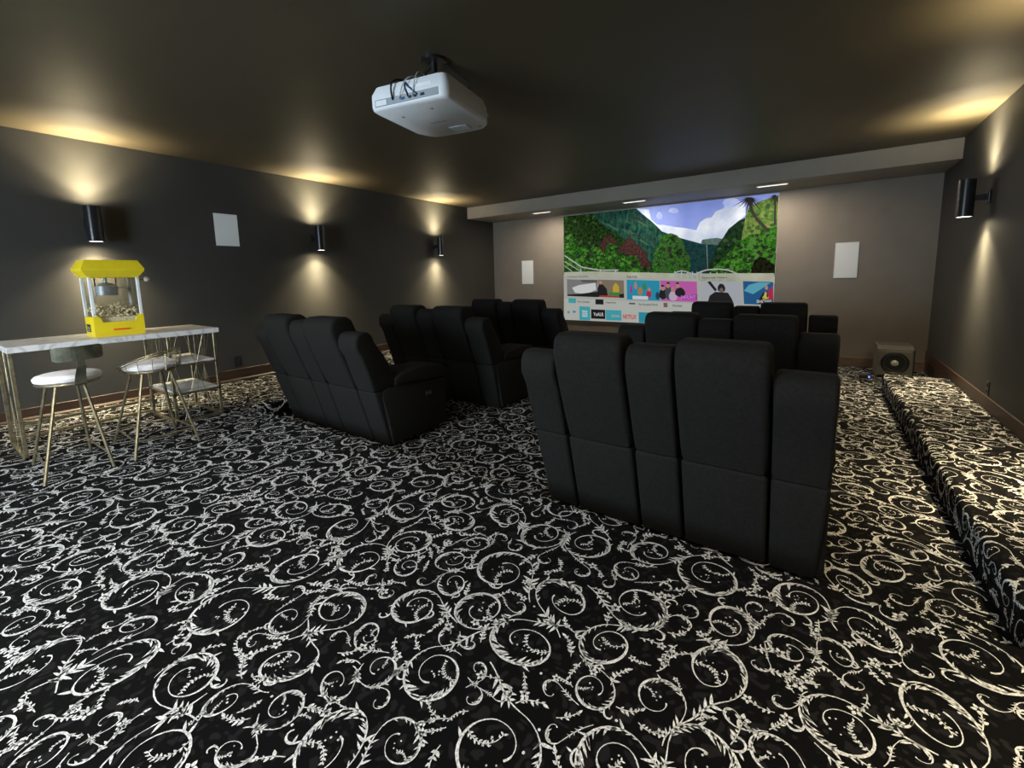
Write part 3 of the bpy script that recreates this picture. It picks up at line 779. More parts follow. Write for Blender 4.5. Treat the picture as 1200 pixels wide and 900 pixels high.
# ---------------------------------------------------------------- popcorn machine
def popcorn_machine():
    t = thing('popcorn_machine', (-5.07, 1.145, TZ), 'yellow tabletop popcorn machine with clear sides on the bar table', 'popcorn machine')
    w, d = .335, .26          # along y, along x ; front faces +x
    hb, hw, hr = .085, .50, .645
    x0, x1, y0, y1 = -d/2, d/2, -w/2, w/2
    bm = bmesh.new()
    box(bm, x0, y0, 0, x1, y1, .03)
    box(bm, x0, y0, .03, x0 + .012, y1, .17); box(bm, x0 + .012, y0, .03, x1 - .012, y0 + .012, .17); box(bm, x0 + .012, y1 - .012, .03, x1 - .012, y1, .17)
    link_mesh('base', bm, 'yellow_plastic', t)
    # front apron with scooped middle
    prof = [(y0, .03), (y1, .03), (y1, .175), (y1 - .03, .175), (y1 - .05, .155), (y1 - .06, .12), (y0 + .06, .12), (y0 + .05, .155), (y0 + .03, .175), (y0, .175)]
    link_mesh('front_apron', prism(prof, x1 - .012, x1 + .004, 'x'), 'yellow_plastic', t)
    link_mesh('drawer_handle', rbox(x1 + .003, -.05, .05, x1 + .014, .06, .062, .003, 2), 'orange_plastic', t)
    lb = link_mesh('side_label', rbox(x0 + .03, y0 - .002, .04, x0 + .15, y0 + .001, .105, 0), 'black_plastic', t)
    bm = bmesh.new(); box(bm, x0 + .045, y0 - .003, .06, x0 + .085, y0 - .002, .092); link_mesh('label_mark', bm, 'label_green', lb)
    bm = bmesh.new(); box(bm, x0 + .095, y0 - .003, .062, x0 + .135, y0 - .002, .068); box(bm, x0 + .095, y0 - .003, .076, x0 + .135, y0 - .002, .082); box(bm, x0 + .045, y0 - .003, .048, x0 + .135, y0 - .002, .053); link_mesh('label_mark', bm, 'vent_grey', lb)
    for sx, sy in ((x0, y0), (x1, y0), (x0, y1), (x1, y1)):
        ax = sx if sx < 0 else sx - .016; ay = sy if sy < 0 else sy - .022
        p = link_mesh('post', rbox(ax, ay, .17, ax + .016, ay + .022, hw, .002, 1), 'white_plastic', t)
        if sx > 0:
            for z in (.19, hw - .012):
                bm = bmesh.new(); cyl(bm, (ax + .016, ay + .011, z), (ax + .019, ay + .011, z), .004, n=8); link_mesh('screw', bm, 'orange_plastic', p)
    for q in ((x1 - .009, y0 + .022, .122, x1 - .006, y1 - .022, hw), (x0 + .006, y0 + .022, .13, x0 + .009, y1 - .022, hw), (x0 + .016, y0 + .004, .13, x1 - .016, y0 + .007, hw), (x0 + .016, y1 - .007, .13, x1 - .016, y1 - .004, hw)):
        link_mesh('pane', rbox(*q[:3], *q[3:], 0), 'clear_acrylic', t)
    # flared roof
    lv = [(hw - .002, -.004), (hw + .02, .012), (hw + .055, .036), (hw + .075, .038), (hr, .004), (hr + .002, -.03)]
    bm = bmesh.new(); rs = []
    for z, o in lv: rs.append([bm.verts.new(p) for p in ((x0 - o, y0 - o, z), (x1 + o, y0 - o, z), (x1 + o, y1 + o, z), (x0 - o, y1 + o, z))])
    for A, B in zip(rs[:-1], rs[1:]):
        for k in range(4): bm.faces.new([A[k], A[(k+1) % 4], B[(k+1) % 4], B[k]])
    bm.faces.new(rs[0][::-1]); bm.faces.new(rs[-1]); link_mesh('roof', bm, 'yellow_plastic', t)
    # kettle on hangers
    bm = bmesh.new(); lathe(bm, [(.005, .345), (.068, .345), (.073, .35), (.076, .425), (.074, .427), (.07, .42), (.005, .415)], 24, o=(0, -.03, 0))
    k = link_mesh('kettle', bm, 'kettle_metal', t)
    bm = bmesh.new(); tube(bm, [(.0, -.10, hw), (.0, -.098, .34)], .004, 6); tube(bm, [(.0, .04, hw), (.0, .038, .39)], .004, 6); link_mesh('kettle_hanger', bm, 'black_metal', k)
    bm = bmesh.new(); cyl(bm, (0, -.03, .40), (0, -.03, hw), .012, n=10); lathe(bm, [(.068, .428), (.05, .445), (.014, .458)], 20, o=(0, -.03, 0)); link_mesh('kettle_lid', bm, 'kettle_metal', k)
    bm = bmesh.new(); tube(bm, [(.0, .04, .41), (.0, y1 - .01, .41)], .004, 6); link_mesh('drive_rod', bm, 'kettle_metal', k)
    # crank with white knob
    bm = bmesh.new(); tube(bm, [(.05, y1 - .002, hw - .045), (.05, y1 + .014, hw - .045), (.05, y1 + .018, hw - .025), (.05, y1 + .06, hw - .018)], .0045, 6); c = link_mesh('crank', bm, 'black_metal', t)
    bm = bmesh.new(); bmesh.ops.create_icosphere(bm, subdivisions=3, radius=.023, matrix=Matrix.Translation((.05, y1 + .078, hw - .018)))
    link_mesh('knob', bm, 'white_cushion', c, smooth=True)
    # popcorn heap
    rnd = random.Random(5); bm = bmesh.new()
    base = bmesh.new()
    for k in range(520):
        px = rnd.uniform(x0 + .025, x1 - .028); py = rnd.uniform(y0 + .024, y1 - .024)
        hmax = .215 + .055 * (1 - (px - x0) / d) + .012 * math.sin(py * 40) - (.05 if px > x1 - .07 else 0)
        pz = rnd.uniform(max(.05, hmax - .06), hmax); 
        m = Matrix.Translation((px, py, pz)) @ Matrix.Rotation(rnd.uniform(0, 6), 4, (rnd.random(), rnd.random(), rnd.random() + .1))
        for _ in range(3):
            q = m @ Matrix.Translation((rnd.uniform(-.006, .006), rnd.uniform(-.006, .006), rnd.uniform(-.006, .006)))
            bmesh.ops.create_icosphere(bm, subdivisions=1, radius=rnd.uniform(.0055, .0085), matrix=q)
    box(bm, x0 + .02, y0 + .02, .031, x1 - .024, y1 - .02, .16)
    base.free()
    p = link_mesh('popcorn_heap', bm, 'popcorn', None, smooth=True, loc=(-5.07, 1.145, TZ))
    tag(p, 'loose popcorn piled inside the yellow popcorn machine', 'popcorn', None, 'stuff')
popcorn_machine()

# ---------------------------------------------------------------- subwoofer and the small device beside it
def subwoofer():
    t = thing('subwoofer', (.905, 7.70, 0), 'dark grey subwoofer with one round driver in the front right corner', 'speaker')
    w, h, d = .375, .44, .42
    o = link_mesh('cabinet', prism([(.02, 0), (.0, .02), (.0, h - .05), (.05, h), (d, h), (d, 0)], -w/2, w/2, 'x', .006, 2), 'cabinet_grey', t)
    link_mesh('baffle', rbox(-w/2 + .015, -.012, .03, w/2 - .015, .004, h - .065, .006, 2), 'cabinet_grey', t)
    link_mesh('side_panel', rbox(w/2 - .002, .02, .03, w/2 + .018, d - .04, h - .04, .006, 2), 'rubber', t)
    dr = thing_part('driver', t, (0, -.012, .21))
    bm = bmesh.new(); lathe(bm, [(.145, 0), (.150, .006), (.142, .012), (.130, .006), (.128, .0)], 36, axis='y'); link_mesh('driver_rim', bm, 'black_plastic', dr)
    bm = bmesh.new(); lathe(bm, [(.130, .0), (.122, .010), (.108, .010), (.100, .0)], 36, axis='y'); link_mesh('surround', bm, 'rubber', dr)
    bm = bmesh.new(); lathe(bm, [(.101, .001), (.06, -.02), (.045, -.028)], 36, axis='y'); link_mesh('cone', bm, 'cone_grey', dr)
    bm = bmesh.new(); lathe(bm, [(.052, -.026), (.046, -.004), (.03, .010), (.012, .015), (.002, .016)], 28, axis='y'); link_mesh('dust_cap', bm, 'cone_grey', dr)
def thing_part(name, parent, loc):
    bm = bmesh.new(); cyl(bm, (0, .001, 0), (0, -.001, 0), .128, n=36)
    o = link_mesh(name, bm, 'black_plastic', parent, loc=loc); return o
subwoofer()
t = thing('network_box', (.60, 7.55, 0), 'small black box with a glowing blue light on the carpet beside the subwoofer', 'electronic device')
link_mesh('case', rbox(-.07, -.05, .0, .07, .05, .045, .006, 2), 'black_plastic', t)
bm = bmesh.new(); cyl(bm, (.035, -.051, .028), (.035, -.055, .028), .010, n=12); link_mesh('status_light', bm, 'blue_led', t)
bm = bmesh.new(); P = []
for k in range(46):
    a = k * .42; P.append((.66 + (.09 + .02 * math.sin(k)) * math.cos(a), 7.34 + .07 * math.sin(a), .012 + .008 * (k % 5) / 2))
tube(bm, P, .008, 6)
tube(bm, [(.70, 7.40, .014), (.76, 7.50, .016), (.82, 7.62, .05), (.83, 7.66, .05)], .006, 6)
c = link_mesh('power_cable', bm, 'cable_black', None); tag(c, 'tangle of black cable on the carpet in front of the subwoofer', 'cable')

# flat picture on the screen, in screen coordinates (0..1 across, 0..1 up)
SCREEN_SHAPES = [
 ('landscape','sky',[(0,0.4),(1,0.4),(1,1),(0,1)]),
 ('landscape','cloud',[(0.527,0.845),(0.574,0.82),(0.628,0.802),(0.682,0.776),(0.697,0.837),(0.721,0.864),(0.746,0.867),(0.761,0.911),(0.793,0.928),(0.8,0.965),(0.831,0.988),(0.876,0.947),(0.88,0.863),(0.831,0.788),(0.809,0.737),(0.791,0.677),(0.744,0.709),(0.698,0.667),(0.599,0.733),(0.529,0.778)]),
 ('landscape','cloud',[(0.405,1.0),(0.464,0.98),(0.475,0.894),(0.505,0.847),(0.565,0.827),(0.607,0.803),(0.609,0.737),(0.525,0.784),(0.48,0.876),(0.431,0.954)]),
 ('landscape','cloud_thin',[(0.528,0.917),(0.527,0.899),(0.519,0.889),(0.511,0.89),(0.502,0.904),(0.5,0.923),(0.504,0.94),(0.509,0.951),(0.518,0.949),(0.524,0.936)]),
 ('landscape','cloud_thin',[(0.602,0.945),(0.6,0.932),(0.586,0.927),(0.573,0.929),(0.559,0.941),(0.556,0.955),(0.562,0.967),(0.571,0.973),(0.586,0.97),(0.595,0.96)]),
 ('landscape','cloud_thin',[(0.86,0.959),(0.857,0.937),(0.836,0.928),(0.815,0.932),(0.792,0.952),(0.787,0.975),(0.797,0.996),(0.811,1.0),(0.834,1.0),(0.849,0.983)]),
 ('landscape','far_hill',[(0.703,0.671),(0.71,0.698),(0.769,0.705),(0.795,0.693),(0.798,0.612),(0.747,0.62)]),
 ('landscape','blue_hill',[(0.529,0.786),(0.613,0.722),(0.667,0.689),(0.712,0.661),(0.78,0.647),(0.816,0.578),(0.789,0.419),(0.538,0.444)]),
 ('landscape','teal_mountain',[(0,0.44),(0,1),(0.401,1.0),(0.431,0.949),(0.485,0.867),(0.53,0.783),(0.564,0.728),(0.611,0.67),(0.618,0.434)]),
 ('landscape','dark_hill',[(0,0.44),(0,1),(0.176,1.0),(0.214,0.901),(0.3,0.797),(0.403,0.667),(0.475,0.535),(0.492,0.433)]),
 ('landscape','dark_ridge',[(0.779,0.663),(0.794,0.7),(0.816,0.768),(0.854,0.823),(0.884,0.847),(0.896,0.753),(0.87,0.633),(0.837,0.447),(0.72,0.435),(0.75,0.538)]),
 ('landscape','pale_hill',[(0.88,0.848),(0.889,0.914),(0.926,0.951),(1.0,0.985),(1,1),(1,0.6),(0.992,0.676),(0.916,0.657),(0.868,0.681)]),
 ('landscape','bright_leaves',[(0.999,0.757),(0.95,0.751),(0.933,0.716),(0.898,0.714),(0.876,0.679),(0.852,0.675),(0.839,0.607),(0.816,0.578),(0.785,0.518),(0.753,0.456),(0.75,0.427),(1,0.39),(1,0.66)]),
 ('landscape','black_bush',[(0.913,0.471),(0.923,0.517),(0.941,0.545),(0.965,0.527),(0.998,0.476),(0.999,0.407),(0.911,0.423)]),
 ('landscape','mid_tree',[(0.49,0.445),(0.483,0.517),(0.496,0.582),(0.49,0.633),(0.516,0.67),(0.523,0.743),(0.549,0.762),(0.571,0.767),(0.598,0.746),(0.631,0.677),(0.637,0.612),(0.66,0.561),(0.662,0.497),(0.656,0.429)]),
 ('landscape','hut',[(0.204,0.686),(0.227,0.746),(0.258,0.804),(0.301,0.726),(0.287,0.647),(0.218,0.643)]),
 ('landscape','hut',[(0.302,0.645),(0.342,0.711),(0.366,0.768),(0.402,0.702),(0.453,0.625),(0.476,0.483),(0.376,0.511),(0.349,0.621)]),
 ('landscape','leaves',[(0,0.45),(0.004,0.799),(0.027,0.824),(0.044,0.84),(0.067,0.771),(0.073,0.714),(0.096,0.701),(0.124,0.711),(0.152,0.666),(0.168,0.7),(0.207,0.686),(0.229,0.646),(0.25,0.652),(0.244,0.707),(0.27,0.717),(0.307,0.689),(0.302,0.636),(0.314,0.59),(0.334,0.605),(0.355,0.585),(0.375,0.6),(0.405,0.596),(0.421,0.541),(0.427,0.488),(0.452,0.45),(0.458,0.436)]),
 ('landscape','deck',[(0,0.2),(1,0.2),(0.998,0.417),(0.854,0.422),(0.647,0.427),(0.467,0.444),(0.165,0.468),(0.002,0.467)]),
 ('landscape','rail',[(0.003,0.624),(0.006,0.633),(0.059,0.574),(0.055,0.565)]),
 ('landscape','rail',[(0.055,0.565),(0.059,0.574),(0.111,0.515),(0.107,0.505)]),
 ('landscape','rail',[(0.109,0.504),(0.109,0.516),(0.21,0.482),(0.209,0.471)]),
 ('landscape','rail',[(0.209,0.471),(0.209,0.482),(0.313,0.478),(0.313,0.467)]),
 ('landscape','rail',[(0.099,0.499),(0.106,0.498),(0.107,0.427),(0.099,0.427)]),
 ('landscape','rail',[(0.212,0.487),(0.219,0.487),(0.22,0.417),(0.213,0.417)]),
 ('landscape','rail',[(0.294,0.479),(0.301,0.478),(0.302,0.41),(0.295,0.41)]),
 ('landscape','rail',[(0.004,0.568),(0.006,0.574),(0.099,0.478),(0.097,0.472)]),
 ('landscape','rail',[(0.004,0.525),(0.006,0.53),(0.053,0.474),(0.051,0.469)]),
 ('landscape','rail',[(0.591,0.433),(0.589,0.441),(0.621,0.457),(0.622,0.449)]),
 ('landscape','rail',[(0.621,0.449),(0.622,0.457),(0.649,0.445),(0.649,0.438)]),
 ('landscape','rail',[(0.648,0.438),(0.649,0.445),(0.681,0.424),(0.68,0.416)]),
 ('landscape','rail',[(0.682,0.413),(0.68,0.422),(0.705,0.445),(0.708,0.435)]),
 ('landscape','rail',[(0.707,0.435),(0.705,0.445),(0.731,0.459),(0.733,0.449)]),
 ('landscape','rail',[(0.732,0.449),(0.732,0.459),(0.778,0.464),(0.779,0.454)]),
 ('landscape','rail',[(0.779,0.454),(0.779,0.464),(0.821,0.454),(0.821,0.444)]),
 ('landscape','rail',[(0.82,0.444),(0.822,0.453),(0.855,0.425),(0.854,0.417)]),
 ('landscape','rail',[(0.589,0.452),(0.594,0.451),(0.596,0.383),(0.592,0.383)]),
 ('landscape','rail',[(0.619,0.449),(0.624,0.448),(0.626,0.38),(0.621,0.38)]),
 ('landscape','rail',[(0.646,0.446),(0.651,0.446),(0.653,0.378),(0.649,0.378)]),
 ('landscape','rail',[(0.669,0.444),(0.673,0.443),(0.676,0.376),(0.671,0.376)]),
 ('landscape','rail',[(0.689,0.442),(0.693,0.441),(0.696,0.374),(0.691,0.374)]),
 ('landscape','rail',[(0.706,0.44),(0.711,0.44),(0.713,0.373),(0.709,0.373)]),
 ('landscape','rail',[(0.746,0.436),(0.75,0.436),(0.752,0.369),(0.748,0.37)]),
 ('landscape','rail',[(0.773,0.433),(0.778,0.433),(0.78,0.367),(0.776,0.367)]),
 ('landscape','rail',[(0.808,0.43),(0.812,0.429),(0.815,0.364),(0.811,0.364)]),
 ('landscape','rail',[(0.853,0.425),(0.857,0.425),(0.859,0.36),(0.855,0.36)]),
 ('landscape','rail',[(0.728,0.655),(0.73,0.655),(0.737,0.458),(0.736,0.458)]),
 ('landscape','trunk',[(0.886,0.973),(0.899,0.975),(0.91,0.889),(0.897,0.888)]),
 ('landscape','trunk',[(0.898,0.884),(0.909,0.893),(0.925,0.841),(0.914,0.831)]),
 ('landscape','trunk',[(0.915,0.829),(0.924,0.843),(0.946,0.794),(0.936,0.779)]),
 ('landscape','trunk',[(0.937,0.778),(0.945,0.795),(0.972,0.741),(0.964,0.724)]),
 ('landscape','frond',[(0.888,0.993),(0.899,0.989),(0.97,0.966)]),
 ('landscape','frond',[(0.888,0.993),(0.899,0.989),(0.981,0.932)]),
 ('landscape','frond',[(0.888,0.993),(0.899,0.989),(0.949,0.93)]),
 ('landscape','frond',[(0.888,0.993),(0.899,0.989),(0.951,0.899)]),
 ('landscape','frond',[(0.888,0.993),(0.899,0.989),(0.944,0.867)]),
 ('landscape','frond',[(0.888,0.993),(0.899,0.989),(0.915,0.898)]),
 ('landscape','frond',[(0.888,0.993),(0.899,0.989),(0.901,0.878)]),
 ('landscape','frond',[(0.888,0.993),(0.899,0.989),(0.88,0.865)]),
 ('landscape','frond',[(0.888,0.993),(0.899,0.989),(0.869,0.914)]),
 ('landscape','frond',[(0.888,0.993),(0.899,0.989),(0.847,0.916)]),
 ('landscape','frond',[(0.888,0.993),(0.899,0.989),(0.822,0.93)]),
 ('landscape','frond',[(0.888,0.993),(0.899,0.989),(0.835,0.971)]),
 ('landscape','frond',[(0.888,0.993),(0.899,0.989),(0.816,0.995)]),
 ('landscape','frond',[(0.982,0.989),(0.989,0.988),(1.0,0.951)]),
 ('landscape','frond',[(0.982,0.989),(0.989,0.988),(1.0,0.935)]),
 ('landscape','frond',[(0.982,0.989),(0.989,0.988),(1.0,0.924)]),
 ('landscape','frond',[(0.982,0.989),(0.989,0.988),(1.0,0.916)]),
 ('landscape','frond',[(0.982,0.989),(0.989,0.988),(0.993,0.914)]),
 ('landscape','frond',[(0.982,0.989),(0.989,0.988),(0.983,0.917)]),
 ('landscape','frond',[(0.982,0.989),(0.989,0.988),(0.973,0.925)]),
 ('landscape','frond',[(0.982,0.989),(0.989,0.988),(0.965,0.937)]),
 ('landscape','frond',[(0.982,0.989),(0.989,0.988),(0.958,0.953)]),
 ('landscape','frond',[(0.982,0.989),(0.989,0.988),(0.953,0.971)]),
 ('landscape','trunk',[(0.984,0.975),(0.992,0.972),(0.993,0.884),(0.985,0.887)]),
 ('landscape','trunk',[(0.985,0.887),(0.993,0.884),(0.995,0.772),(0.987,0.775)]),
 ('menu_panel','panel_grey',[(0.0,0.0),(1.0,0.0),(0.999,0.174),(0.0,0.213)]),
 ('menu_panel','panel_veil',[(0.0,0.209),(0.0,0.434),(0.468,0.396),(0.694,0.383),(0.71,0.363),(0.876,0.355),(1.0,0.347),(1.0,0.168)]),
 ('thumbnail','t_grey',[(0.021,0.235),(0.202,0.226),(0.2,0.383),(0.02,0.398)]),
 ('thumbnail','t_white',[(0.051,0.315),(0.09,0.34),(0.188,0.361),(0.194,0.296),(0.135,0.254),(0.069,0.267)]),
 ('thumbnail','t_black',[(0.023,0.25),(0.091,0.256),(0.202,0.278),(0.202,0.226),(0.023,0.235)]),
 ('thumbnail','t_darkgrey',[(0.101,0.391),(0.2,0.387),(0.201,0.36),(0.112,0.366)]),
 ('thumbnail','t_room',[(0.205,0.228),(0.346,0.221),(0.343,0.379),(0.203,0.39)]),
 ('thumbnail','t_black',[(0.202,0.228),(0.201,0.314),(0.215,0.359),(0.233,0.339),(0.252,0.302),(0.258,0.235)]),
 ('thumbnail','skin',[(0.227,0.361),(0.226,0.351),(0.221,0.345),(0.215,0.345),(0.209,0.352),(0.208,0.363),(0.211,0.373),(0.214,0.38),(0.221,0.379),(0.224,0.372)]),
 ('thumbnail','t_yellow',[(0.285,0.327),(0.3,0.361),(0.318,0.324),(0.319,0.257),(0.284,0.259)]),
 ('thumbnail','t_green',[(0.263,0.274),(0.324,0.271),(0.33,0.231),(0.258,0.235)]),
 ('thumbnail','t_red',[(0.211,0.23),(0.315,0.225),(0.315,0.239),(0.211,0.244)]),
 ('thumbnail','t_black',[(0.319,0.253),(0.344,0.261),(0.345,0.222),(0.32,0.223)]),
 ('thumbnail','t_teal',[(0.361,0.207),(0.527,0.199),(0.522,0.372),(0.358,0.385)]),
 ('thumbnail','t_purple',[(0.388,0.299),(0.388,0.276),(0.384,0.262),(0.38,0.262),(0.376,0.277),(0.374,0.3),(0.376,0.322),(0.378,0.336),(0.383,0.336),(0.386,0.321)]),
 ('thumbnail','skin',[(0.412,0.332),(0.412,0.312),(0.407,0.299),(0.403,0.299),(0.398,0.313),(0.396,0.333),(0.398,0.353),(0.401,0.366),(0.406,0.365),(0.409,0.353)]),
 ('thumbnail','t_orange',[(0.44,0.281),(0.439,0.261),(0.432,0.249),(0.425,0.249),(0.417,0.262),(0.415,0.283),(0.418,0.303),(0.423,0.316),(0.431,0.315),(0.436,0.302)]),
 ('thumbnail','t_green',[(0.458,0.322),(0.458,0.304),(0.452,0.293),(0.447,0.293),(0.44,0.305),(0.439,0.323),(0.441,0.341),(0.445,0.352),(0.451,0.352),(0.455,0.34)]),
 ('thumbnail','t_crimson',[(0.484,0.258),(0.483,0.238),(0.476,0.226),(0.468,0.226),(0.46,0.239),(0.458,0.26),(0.461,0.28),(0.466,0.292),(0.475,0.291),(0.48,0.279)]),
 ('thumbnail','skin',[(0.481,0.296),(0.48,0.286),(0.476,0.28),(0.471,0.28),(0.466,0.287),(0.465,0.297),(0.467,0.307),(0.47,0.313),(0.475,0.313),(0.478,0.306)]),
 ('thumbnail','t_navy',[(0.523,0.242),(0.523,0.222),(0.517,0.21),(0.512,0.21),(0.506,0.223),(0.504,0.243),(0.506,0.263),(0.51,0.276),(0.516,0.275),(0.52,0.263)]),
 ('thumbnail','t_white',[(0.39,0.211),(0.468,0.207),(0.467,0.238),(0.389,0.242)]),
 ('thumbnail','t_pink',[(0.53,0.199),(0.698,0.192),(0.692,0.361),(0.525,0.375)]),
 ('thumbnail','t_black',[(0.558,0.257),(0.557,0.23),(0.546,0.213),(0.535,0.213),(0.523,0.231),(0.521,0.26),(0.525,0.287),(0.532,0.304),(0.544,0.303),(0.552,0.286)]),
 ('thumbnail','skin',[(0.546,0.309),(0.546,0.295),(0.541,0.287),(0.536,0.287),(0.531,0.296),(0.529,0.31),(0.531,0.324),(0.534,0.332),(0.54,0.332),(0.543,0.323)]),
 ('thumbnail','t_slate',[(0.582,0.273),(0.581,0.235),(0.572,0.212),(0.562,0.213),(0.552,0.237),(0.549,0.275),(0.552,0.312),(0.558,0.335),(0.569,0.334),(0.576,0.311)]),
 ('thumbnail','skin',[(0.572,0.332),(0.571,0.318),(0.566,0.309),(0.561,0.309),(0.555,0.319),(0.554,0.334),(0.556,0.348),(0.559,0.357),(0.565,0.357),(0.569,0.347)]),
 ('thumbnail','t_lilac',[(0.607,0.241),(0.606,0.217),(0.594,0.202),(0.582,0.202),(0.57,0.218),(0.567,0.243),(0.572,0.268),(0.579,0.283),(0.592,0.282),(0.6,0.266)]),
 ('thumbnail','skin',[(0.593,0.296),(0.592,0.283),(0.587,0.275),(0.583,0.276),(0.578,0.284),(0.576,0.297),(0.578,0.309),(0.581,0.317),(0.587,0.317),(0.59,0.309)]),
 ('thumbnail','t_black',[(0.643,0.272),(0.641,0.249),(0.627,0.235),(0.613,0.236),(0.598,0.252),(0.595,0.275),(0.601,0.299),(0.61,0.313),(0.626,0.311),(0.635,0.296)]),
 ('thumbnail','skin',[(0.616,0.329),(0.615,0.315),(0.61,0.307),(0.605,0.308),(0.599,0.317),(0.598,0.33),(0.6,0.344),(0.603,0.352),(0.609,0.352),(0.613,0.343)]),
 ('thumbnail','t_black',[(0.571,0.351),(0.571,0.346),(0.566,0.343),(0.561,0.344),(0.556,0.347),(0.555,0.352),(0.557,0.357),(0.56,0.36),(0.565,0.359),(0.569,0.356)]),
 ('thumbnail','t_black',[(0.614,0.349),(0.613,0.344),(0.609,0.342),(0.604,0.342),(0.599,0.345),(0.598,0.35),(0.6,0.355),(0.603,0.358),(0.608,0.357),(0.612,0.354)]),
 ('thumbnail','t_black',[(0.546,0.328),(0.545,0.323),(0.54,0.32),(0.535,0.32),(0.53,0.324),(0.529,0.329),(0.531,0.334),(0.534,0.336),(0.54,0.336),(0.543,0.333)]),
 ('thumbnail','t_purple',[(0.627,0.237),(0.695,0.258),(0.697,0.213),(0.628,0.213)]),
 ('thumbnail','t_pale',[(0.715,0.196),(0.878,0.189),(0.871,0.349),(0.71,0.363)]),
 ('thumbnail','t_black',[(0.743,0.2),(0.749,0.246),(0.771,0.277),(0.824,0.271),(0.84,0.225),(0.848,0.193)]),
 ('thumbnail','t_black',[(0.813,0.307),(0.812,0.286),(0.803,0.274),(0.794,0.275),(0.783,0.288),(0.781,0.309),(0.784,0.329),(0.79,0.342),(0.801,0.341),(0.808,0.327)]),
 ('thumbnail','t_skingrey',[(0.806,0.291),(0.805,0.28),(0.801,0.273),(0.796,0.274),(0.791,0.281),(0.789,0.292),(0.791,0.303),(0.794,0.31),(0.8,0.31),(0.803,0.303)]),
 ('thumbnail','t_black',[(0.737,0.357),(0.75,0.363),(0.779,0.293),(0.771,0.281)]),
 ('thumbnail','t_blue',[(0.89,0.183),(1.0,0.178),(0.996,0.351),(0.882,0.361)]),
 ('thumbnail','t_aqua',[(0.887,0.286),(0.905,0.331),(0.942,0.351),(0.987,0.347),(0.952,0.297),(0.923,0.26)]),
 ('thumbnail','t_black',[(0.944,0.212),(0.961,0.273),(0.979,0.279),(0.987,0.187),(0.942,0.186)]),
 ('thumbnail','skin',[(0.978,0.31),(0.978,0.299),(0.975,0.293),(0.971,0.293),(0.967,0.3),(0.966,0.311),(0.968,0.321),(0.97,0.328),(0.973,0.328),(0.976,0.321)]),
 ('thumbnail','t_crimson',[(0.976,0.272),(0.995,0.324),(1.0,0.217),(0.984,0.218)]),
 ('thumbnail','t_gold',[(0.962,0.234),(0.968,0.28),(0.974,0.272),(0.975,0.218)]),
 ('small_icon','t_aqua2',[(0.03,0.168),(0.075,0.166),(0.075,0.213),(0.029,0.215)]),
 ('small_icon','t_black',[(0.189,0.159),(0.235,0.157),(0.234,0.205),(0.189,0.207)]),
 ('small_icon','t_brown',[(0.544,0.145),(0.563,0.145),(0.562,0.182),(0.543,0.183)]),
 ('small_icon','t_aqua2',[(0.889,0.152),(0.934,0.15),(0.934,0.164),(0.888,0.166)]),
 ('small_icon','t_darkgrey',[(0.372,0.165),(0.404,0.164),(0.404,0.178),(0.372,0.179)]),
 ('small_icon','t_greydot',[(0.037,0.077),(0.036,0.069),(0.031,0.064),(0.027,0.064),(0.022,0.069),(0.021,0.077),(0.023,0.085),(0.026,0.09),(0.031,0.09),(0.035,0.085)]),
 ('small_icon','t_bluedot',[(0.074,0.082),(0.073,0.076),(0.067,0.072),(0.061,0.072),(0.055,0.076),(0.054,0.083),(0.057,0.089),(0.061,0.094),(0.068,0.093),(0.071,0.089)]),
 ('app_tile','t_aqua2',[(0.096,0.004),(0.16,0.004),(0.158,0.135),(0.095,0.137)]),
 ('app_tile','t_black',[(0.165,0.023),(0.245,0.022),(0.244,0.109),(0.164,0.111)]),
 ('app_tile','t_aqua2',[(0.249,0.013),(0.334,0.013),(0.332,0.107),(0.247,0.109)]),
 ('app_tile','t_aqua3',[(0.424,0.003),(0.534,0.003),(0.532,0.094),(0.422,0.096)]),
 ('app_tile','t_white',[(0.113,0.082),(0.12,0.082),(0.12,0.099),(0.112,0.099)]),
 ('app_tile','t_white',[(0.113,0.059),(0.12,0.059),(0.12,0.076),(0.113,0.076)]),
 ('app_tile','t_white',[(0.113,0.036),(0.121,0.036),(0.121,0.053),(0.113,0.053)]),
 ('app_tile','t_white',[(0.124,0.082),(0.131,0.081),(0.131,0.098),(0.123,0.099)]),
 ('app_tile','t_white',[(0.124,0.059),(0.132,0.059),(0.131,0.076),(0.124,0.076)]),
 ('app_tile','t_white',[(0.124,0.036),(0.132,0.036),(0.132,0.053),(0.124,0.053)]),
 ('app_tile','t_white',[(0.135,0.081),(0.142,0.081),(0.142,0.098),(0.135,0.098)]),
 ('app_tile','t_white',[(0.135,0.059),(0.143,0.059),(0.142,0.076),(0.135,0.076)]),
 ('app_tile','t_white',[(0.135,0.036),(0.143,0.036),(0.143,0.053),(0.135,0.053)]),
]
